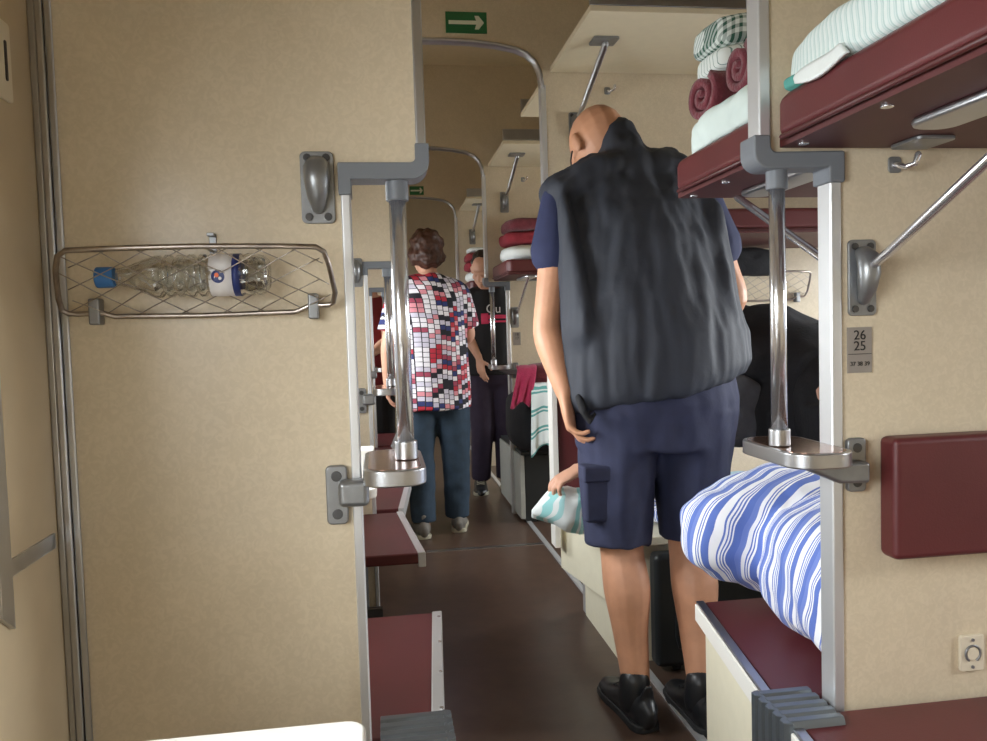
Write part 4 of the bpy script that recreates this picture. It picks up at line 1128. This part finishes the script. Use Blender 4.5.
# --- person in black bending over, holding the cloth --------------------------------------
def bending():
    w = thing('person', 'person in black bending over the berth, hand gripping a turquoise cloth', 'person', (1.40, 2.30, 0))
    pel, ch, nk = (1.46, 2.46, .98), (1.24, 2.70, 1.07), (1.06, 2.79, 1.03)
    shL, shR = (1.05, 2.64, 1.03), (1.18, 2.90, 1.05)
    elL, wrL = (.830, 2.64, .80), (.672, 2.640, .668); elR, wrR = (1.06, 2.88, .80), (1.0, 2.82, .62)
    hipL, hipR = (1.38, 2.25, .90), (1.48, 2.40, .90); knL, knR = (1.40, 2.20, .48), (1.50, 2.36, .48); anL, anR = (1.42, 2.18, .10), (1.54, 2.36, .10)
    bm = bmesh.new(); torso(bm, pel, ch, nk, shL, shR, 1.0)
    limb(bm, [nk, (.96, 2.77, .99), (.93, 2.785, .97)], [.055, .052, .050])
    head(bm, (.885, 2.80, .935), (-.55, .25, -.8), (-.8, .4, .5), .98)
    arm(bm, shL, elL, wrL, .92); arm(bm, shR, elR, wrR, .92)
    hand(bm, wrL, (-.92, .06, -.42), (.1, .15, -1), (.1, 1, .2), .75, 1.0); hand(bm, wrR, (-.3, 0, -1), (-1, 0, 0), (0, -1, 0), .5, .95)
    leg(bm, hipL, knL, anL); leg(bm, hipR, knR, anR)
    for a in (anL, anR): limb(bm, [(a[0]+.02, a[1], .05), (a[0]-.12, a[1]+.06, .042)], [.034, .032])
    obj('body', remesh(bm, .005, 3), SKINL, w, smooth=True)
    bm = bmesh.new(); torso(bm, pel, ch, (1.10, 2.77, 1.04), shL, shR, 1.25)
    tube(bm, [(1.36, 2.40, .80), (1.42, 2.44, .98), (1.30, 2.60, 1.06)], [(.14, .18), (.16, .20), (.15, .19)], 20)
    for s_, e_, wr in ((shL, elL, wrL), (shR, elR, wrR)): tube(bm, [s_, mid(s_, e_, .5), e_], [.072, .068, .060], 14)
    bm = remesh(bm, .009, 3); noisy(bm, .012, 10, 3); obj('jacket', bm, BLACKF, w, smooth=True)
    bm = bmesh.new(); tube(bm, [pel, (1.43, 2.32, .86)], [(.17, .17), (.18, .18)], 20)
    for hp, kn, an in ((hipL, knL, anL), (hipR, knR, anR)): tube(bm, [hp, mid(hp, kn, .5), kn, mid(kn, an, .5), (an[0], an[1], .09)], [.12, .115, .095, .085, .08], 16, hemi=False)
    obj('trousers', remesh(bm, .010, 3), BLACKF, w, smooth=True)
    R = basis((-.55, .25, -.8), (-.8, .4, .5)); bm = bmesh.new(); c = Vector((.885, 2.80, .935))
    for f, l, u, a in ((-.022, 0, .030, (.092, .086, .090)), (-.05, 0, -.02, (.05, .076, .06))): ell(bm, c+R @ Vector((f, l, u)), a, R)
    obj('hair', remesh(bm, .007, 2), HAIRD, w, smooth=True)
    shoe(w, (1.46, 2.16), (-1, .4), SHOEM, SOLE, .27); shoe(w, (1.58, 2.34), (-1, .4), SHOEM, SOLE, .27)
bending()
# the cloth in that hand
def cloth():
    bm = superblob((.640, 2.665, .525), (.115, .060, .075), 2.2, Rot(0, 12, 0), nu=44, nv=30, amp=.030, freq=11, seed=4, uaxis=0)
    # a loose corner hangs to the left and one over the top
    tip = Vector((.485, 2.64, .520))
    for v in bm.verts:
        d = (.585-v.co.x)
        if d > 0: k = min(1, d/.055); v.co = v.co.lerp(Vector((tip.x+.02*(1-k), tip.y+(v.co.y-2.655)*.25, tip.z+(v.co.z-.525)*.3)), k*.85)
    o = soft('wiping_cloth', 'turquoise and white striped cloth held in the bending person\'s hand', 'cloth', bm, CLOTHM, None, (.655, 2.655, .46))
cloth()

# --- seated person in red at the far left seat ------------------------------------------------
def seated():
    w = thing('person', 'person in red top at the left seats, half hidden by the poles', 'person', (-.06, 5.25, 0))
    pel, ch, nk = (-.06, 5.28, .92), (-.06, 5.22, 1.20), (-.06, 5.18, 1.42)
    shL, shR = (-.16, 5.22, 1.34), (.075, 5.20, 1.35)
    elR, wrR = (.05, 5.10, 1.09), (-.08, 5.0, 1.0); elL, wrL = (-.24, 5.15, 1.10), (-.2, 5.0, 1.0)
    bm = bmesh.new(); torso(bm, pel, ch, nk, shL, shR, .9)
    limb(bm, [nk, (-.07, 5.15, 1.47)], [.052, .05]); head(bm, (-.09, 5.12, 1.53), (-.5, -.6, -.5), (0, -.3, 1), .96)
    arm(bm, shL, elL, wrL, .92); arm(bm, shR, elR, wrR, .95)
    hand(bm, wrL, (.2, -.9, -.2), (0, 0, -1), (1, 0, 0), .4, .9); hand(bm, wrR, (-.4, -.9, -.2), (0, 0, -1), (-1, 0, 0), .4, .9)
    hips = ((-.13, 5.28, .86), (.0, 5.28, .86)); kns = ((-.13, 5.26, .46), (.0, 5.26, .46)); ans = ((-.13, 5.30, .10), (.0, 5.30, .10))
    for h_, k_, a_ in zip(hips, kns, ans): leg(bm, h_, k_, a_, .95)
    obj('body', remesh(bm, .007, 3), SKINL, w, smooth=True)
    bm = bmesh.new(); tube(bm, [(-.06, 5.28, .80), (-.06, 5.25, 1.05), (-.06, 5.21, 1.28), (-.06, 5.19, 1.40)], [(.165, .13), (.16, .125), (.155, .115), (.09, .07)], 20, ref=(1, 0, 0), hemi=False)
    tube(bm, [shL, shR], .062, 12)
    obj('top', remesh(bm, .010, 3), REDC, w, smooth=True)
    bm = bmesh.new()
    for h_, k_, a_ in zip(hips, kns, ans): tube(bm, [h_, k_, (a_[0], a_[1], .09)], [.10, .085, .07], 14, hemi=False)
    obj('trousers', remesh(bm, .010, 3), BLACKF, w, smooth=True)
    R = basis((-.5, -.6, -.5), (0, -.3, 1)); bm = bmesh.new(); ell(bm, Vector((-.09, 5.12, 1.54))+R @ Vector((-.02, 0, .03)), (.09, .084, .088), R)
    obj('hair', remesh(bm, .008, 2), HAIRD, w, smooth=True)
    shoe(w, (-.13, 5.36), (0, -1), SHOEM, SOLE, .26); shoe(w, (.0, 5.36), (0, -1), SHOEM, SOLE, .26)
seated()
_p = [o for o in bpy.data.objects if o.get('label', '').startswith('person in red top')][0]; _p.location.y += .37

# ---------------------------------------------------------------- light: daylight through the windows
W = bpy.data.worlds.new('World'); S.world = W; W.use_nodes = True
bg = W.node_tree.nodes['Background']; bg.inputs[0].default_value = (.82, .90, 1, 1); bg.inputs[1].default_value = .9
def daylight(name, side, a, b, power, dz=.26, col=(.97, .985, 1.0)):
    z0, z1 = WIN[side]
    ld = bpy.data.lights.new(name, 'AREA'); ld.shape = 'RECTANGLE'; ld.size = (b-a)+.25; ld.size_y = 1.1; ld.energy = power; ld.color = col
    o = bpy.data.objects.new(name, ld); COL.objects.link(o)
    x = (XL-.60) if side == 'left' else (XR+.60)
    o.location = (x, (a+b)/2, (z0+z1)/2+dz)
    o.rotation_euler = Vector((1 if side == 'left' else -1, 0, -.2-.7*dz)).to_track_quat('-Z', 'Y').to_euler()
PL = [75, 76, 64, 56, 46, 36]; PR = [75, 115, 100, 76, 60, 36]
for i, (a, b) in enumerate(wspan['left']): daylight('daylight_left', 'left', a, b, PL[i])
for i, (a, b) in enumerate(wspan['right']): daylight('daylight_right', 'right', a, b, PR[i], .80 if i == 1 else .30)

# ---------------------------------------------------------------- camera
psi, th, rho, f = .1406, .0522, .0300, 794.47
F = Vector((math.sin(psi)*math.cos(th), math.cos(psi)*math.cos(th), -math.sin(th)))
R0 = Vector((math.cos(psi), -math.sin(psi), 0)); U0 = Vector((math.sin(psi)*math.sin(th), math.cos(psi)*math.sin(th), math.cos(th)))
Rv = R0*math.cos(rho)-U0*math.sin(rho); Uv = R0*math.sin(rho)+U0*math.cos(rho)
cd = bpy.data.cameras.new('camera'); cam = bpy.data.objects.new('camera', cd); COL.objects.link(cam)
cd.sensor_fit = 'HORIZONTAL'; cd.sensor_width = 36.; cd.lens = f/987*36.; cd.clip_start = .02
M = Matrix((Rv, Uv, -F)).transposed().to_4x4(); M.translation = Vector((0, 0, H0)); cam.matrix_world = M
S.camera = cam
S.view_settings.view_transform = 'Standard'; S.view_settings.look = 'None'; S.view_settings.exposure = .32; S.view_settings.gamma = 1.
S.view_settings.use_curve_mapping = False
S.cycles.use_denoising = True
S.cycles.max_bounces = 10; S.cycles.diffuse_bounces = 6; S.cycles.transparent_max_bounces = 12
S.cycles.sample_clamp_indirect = 6
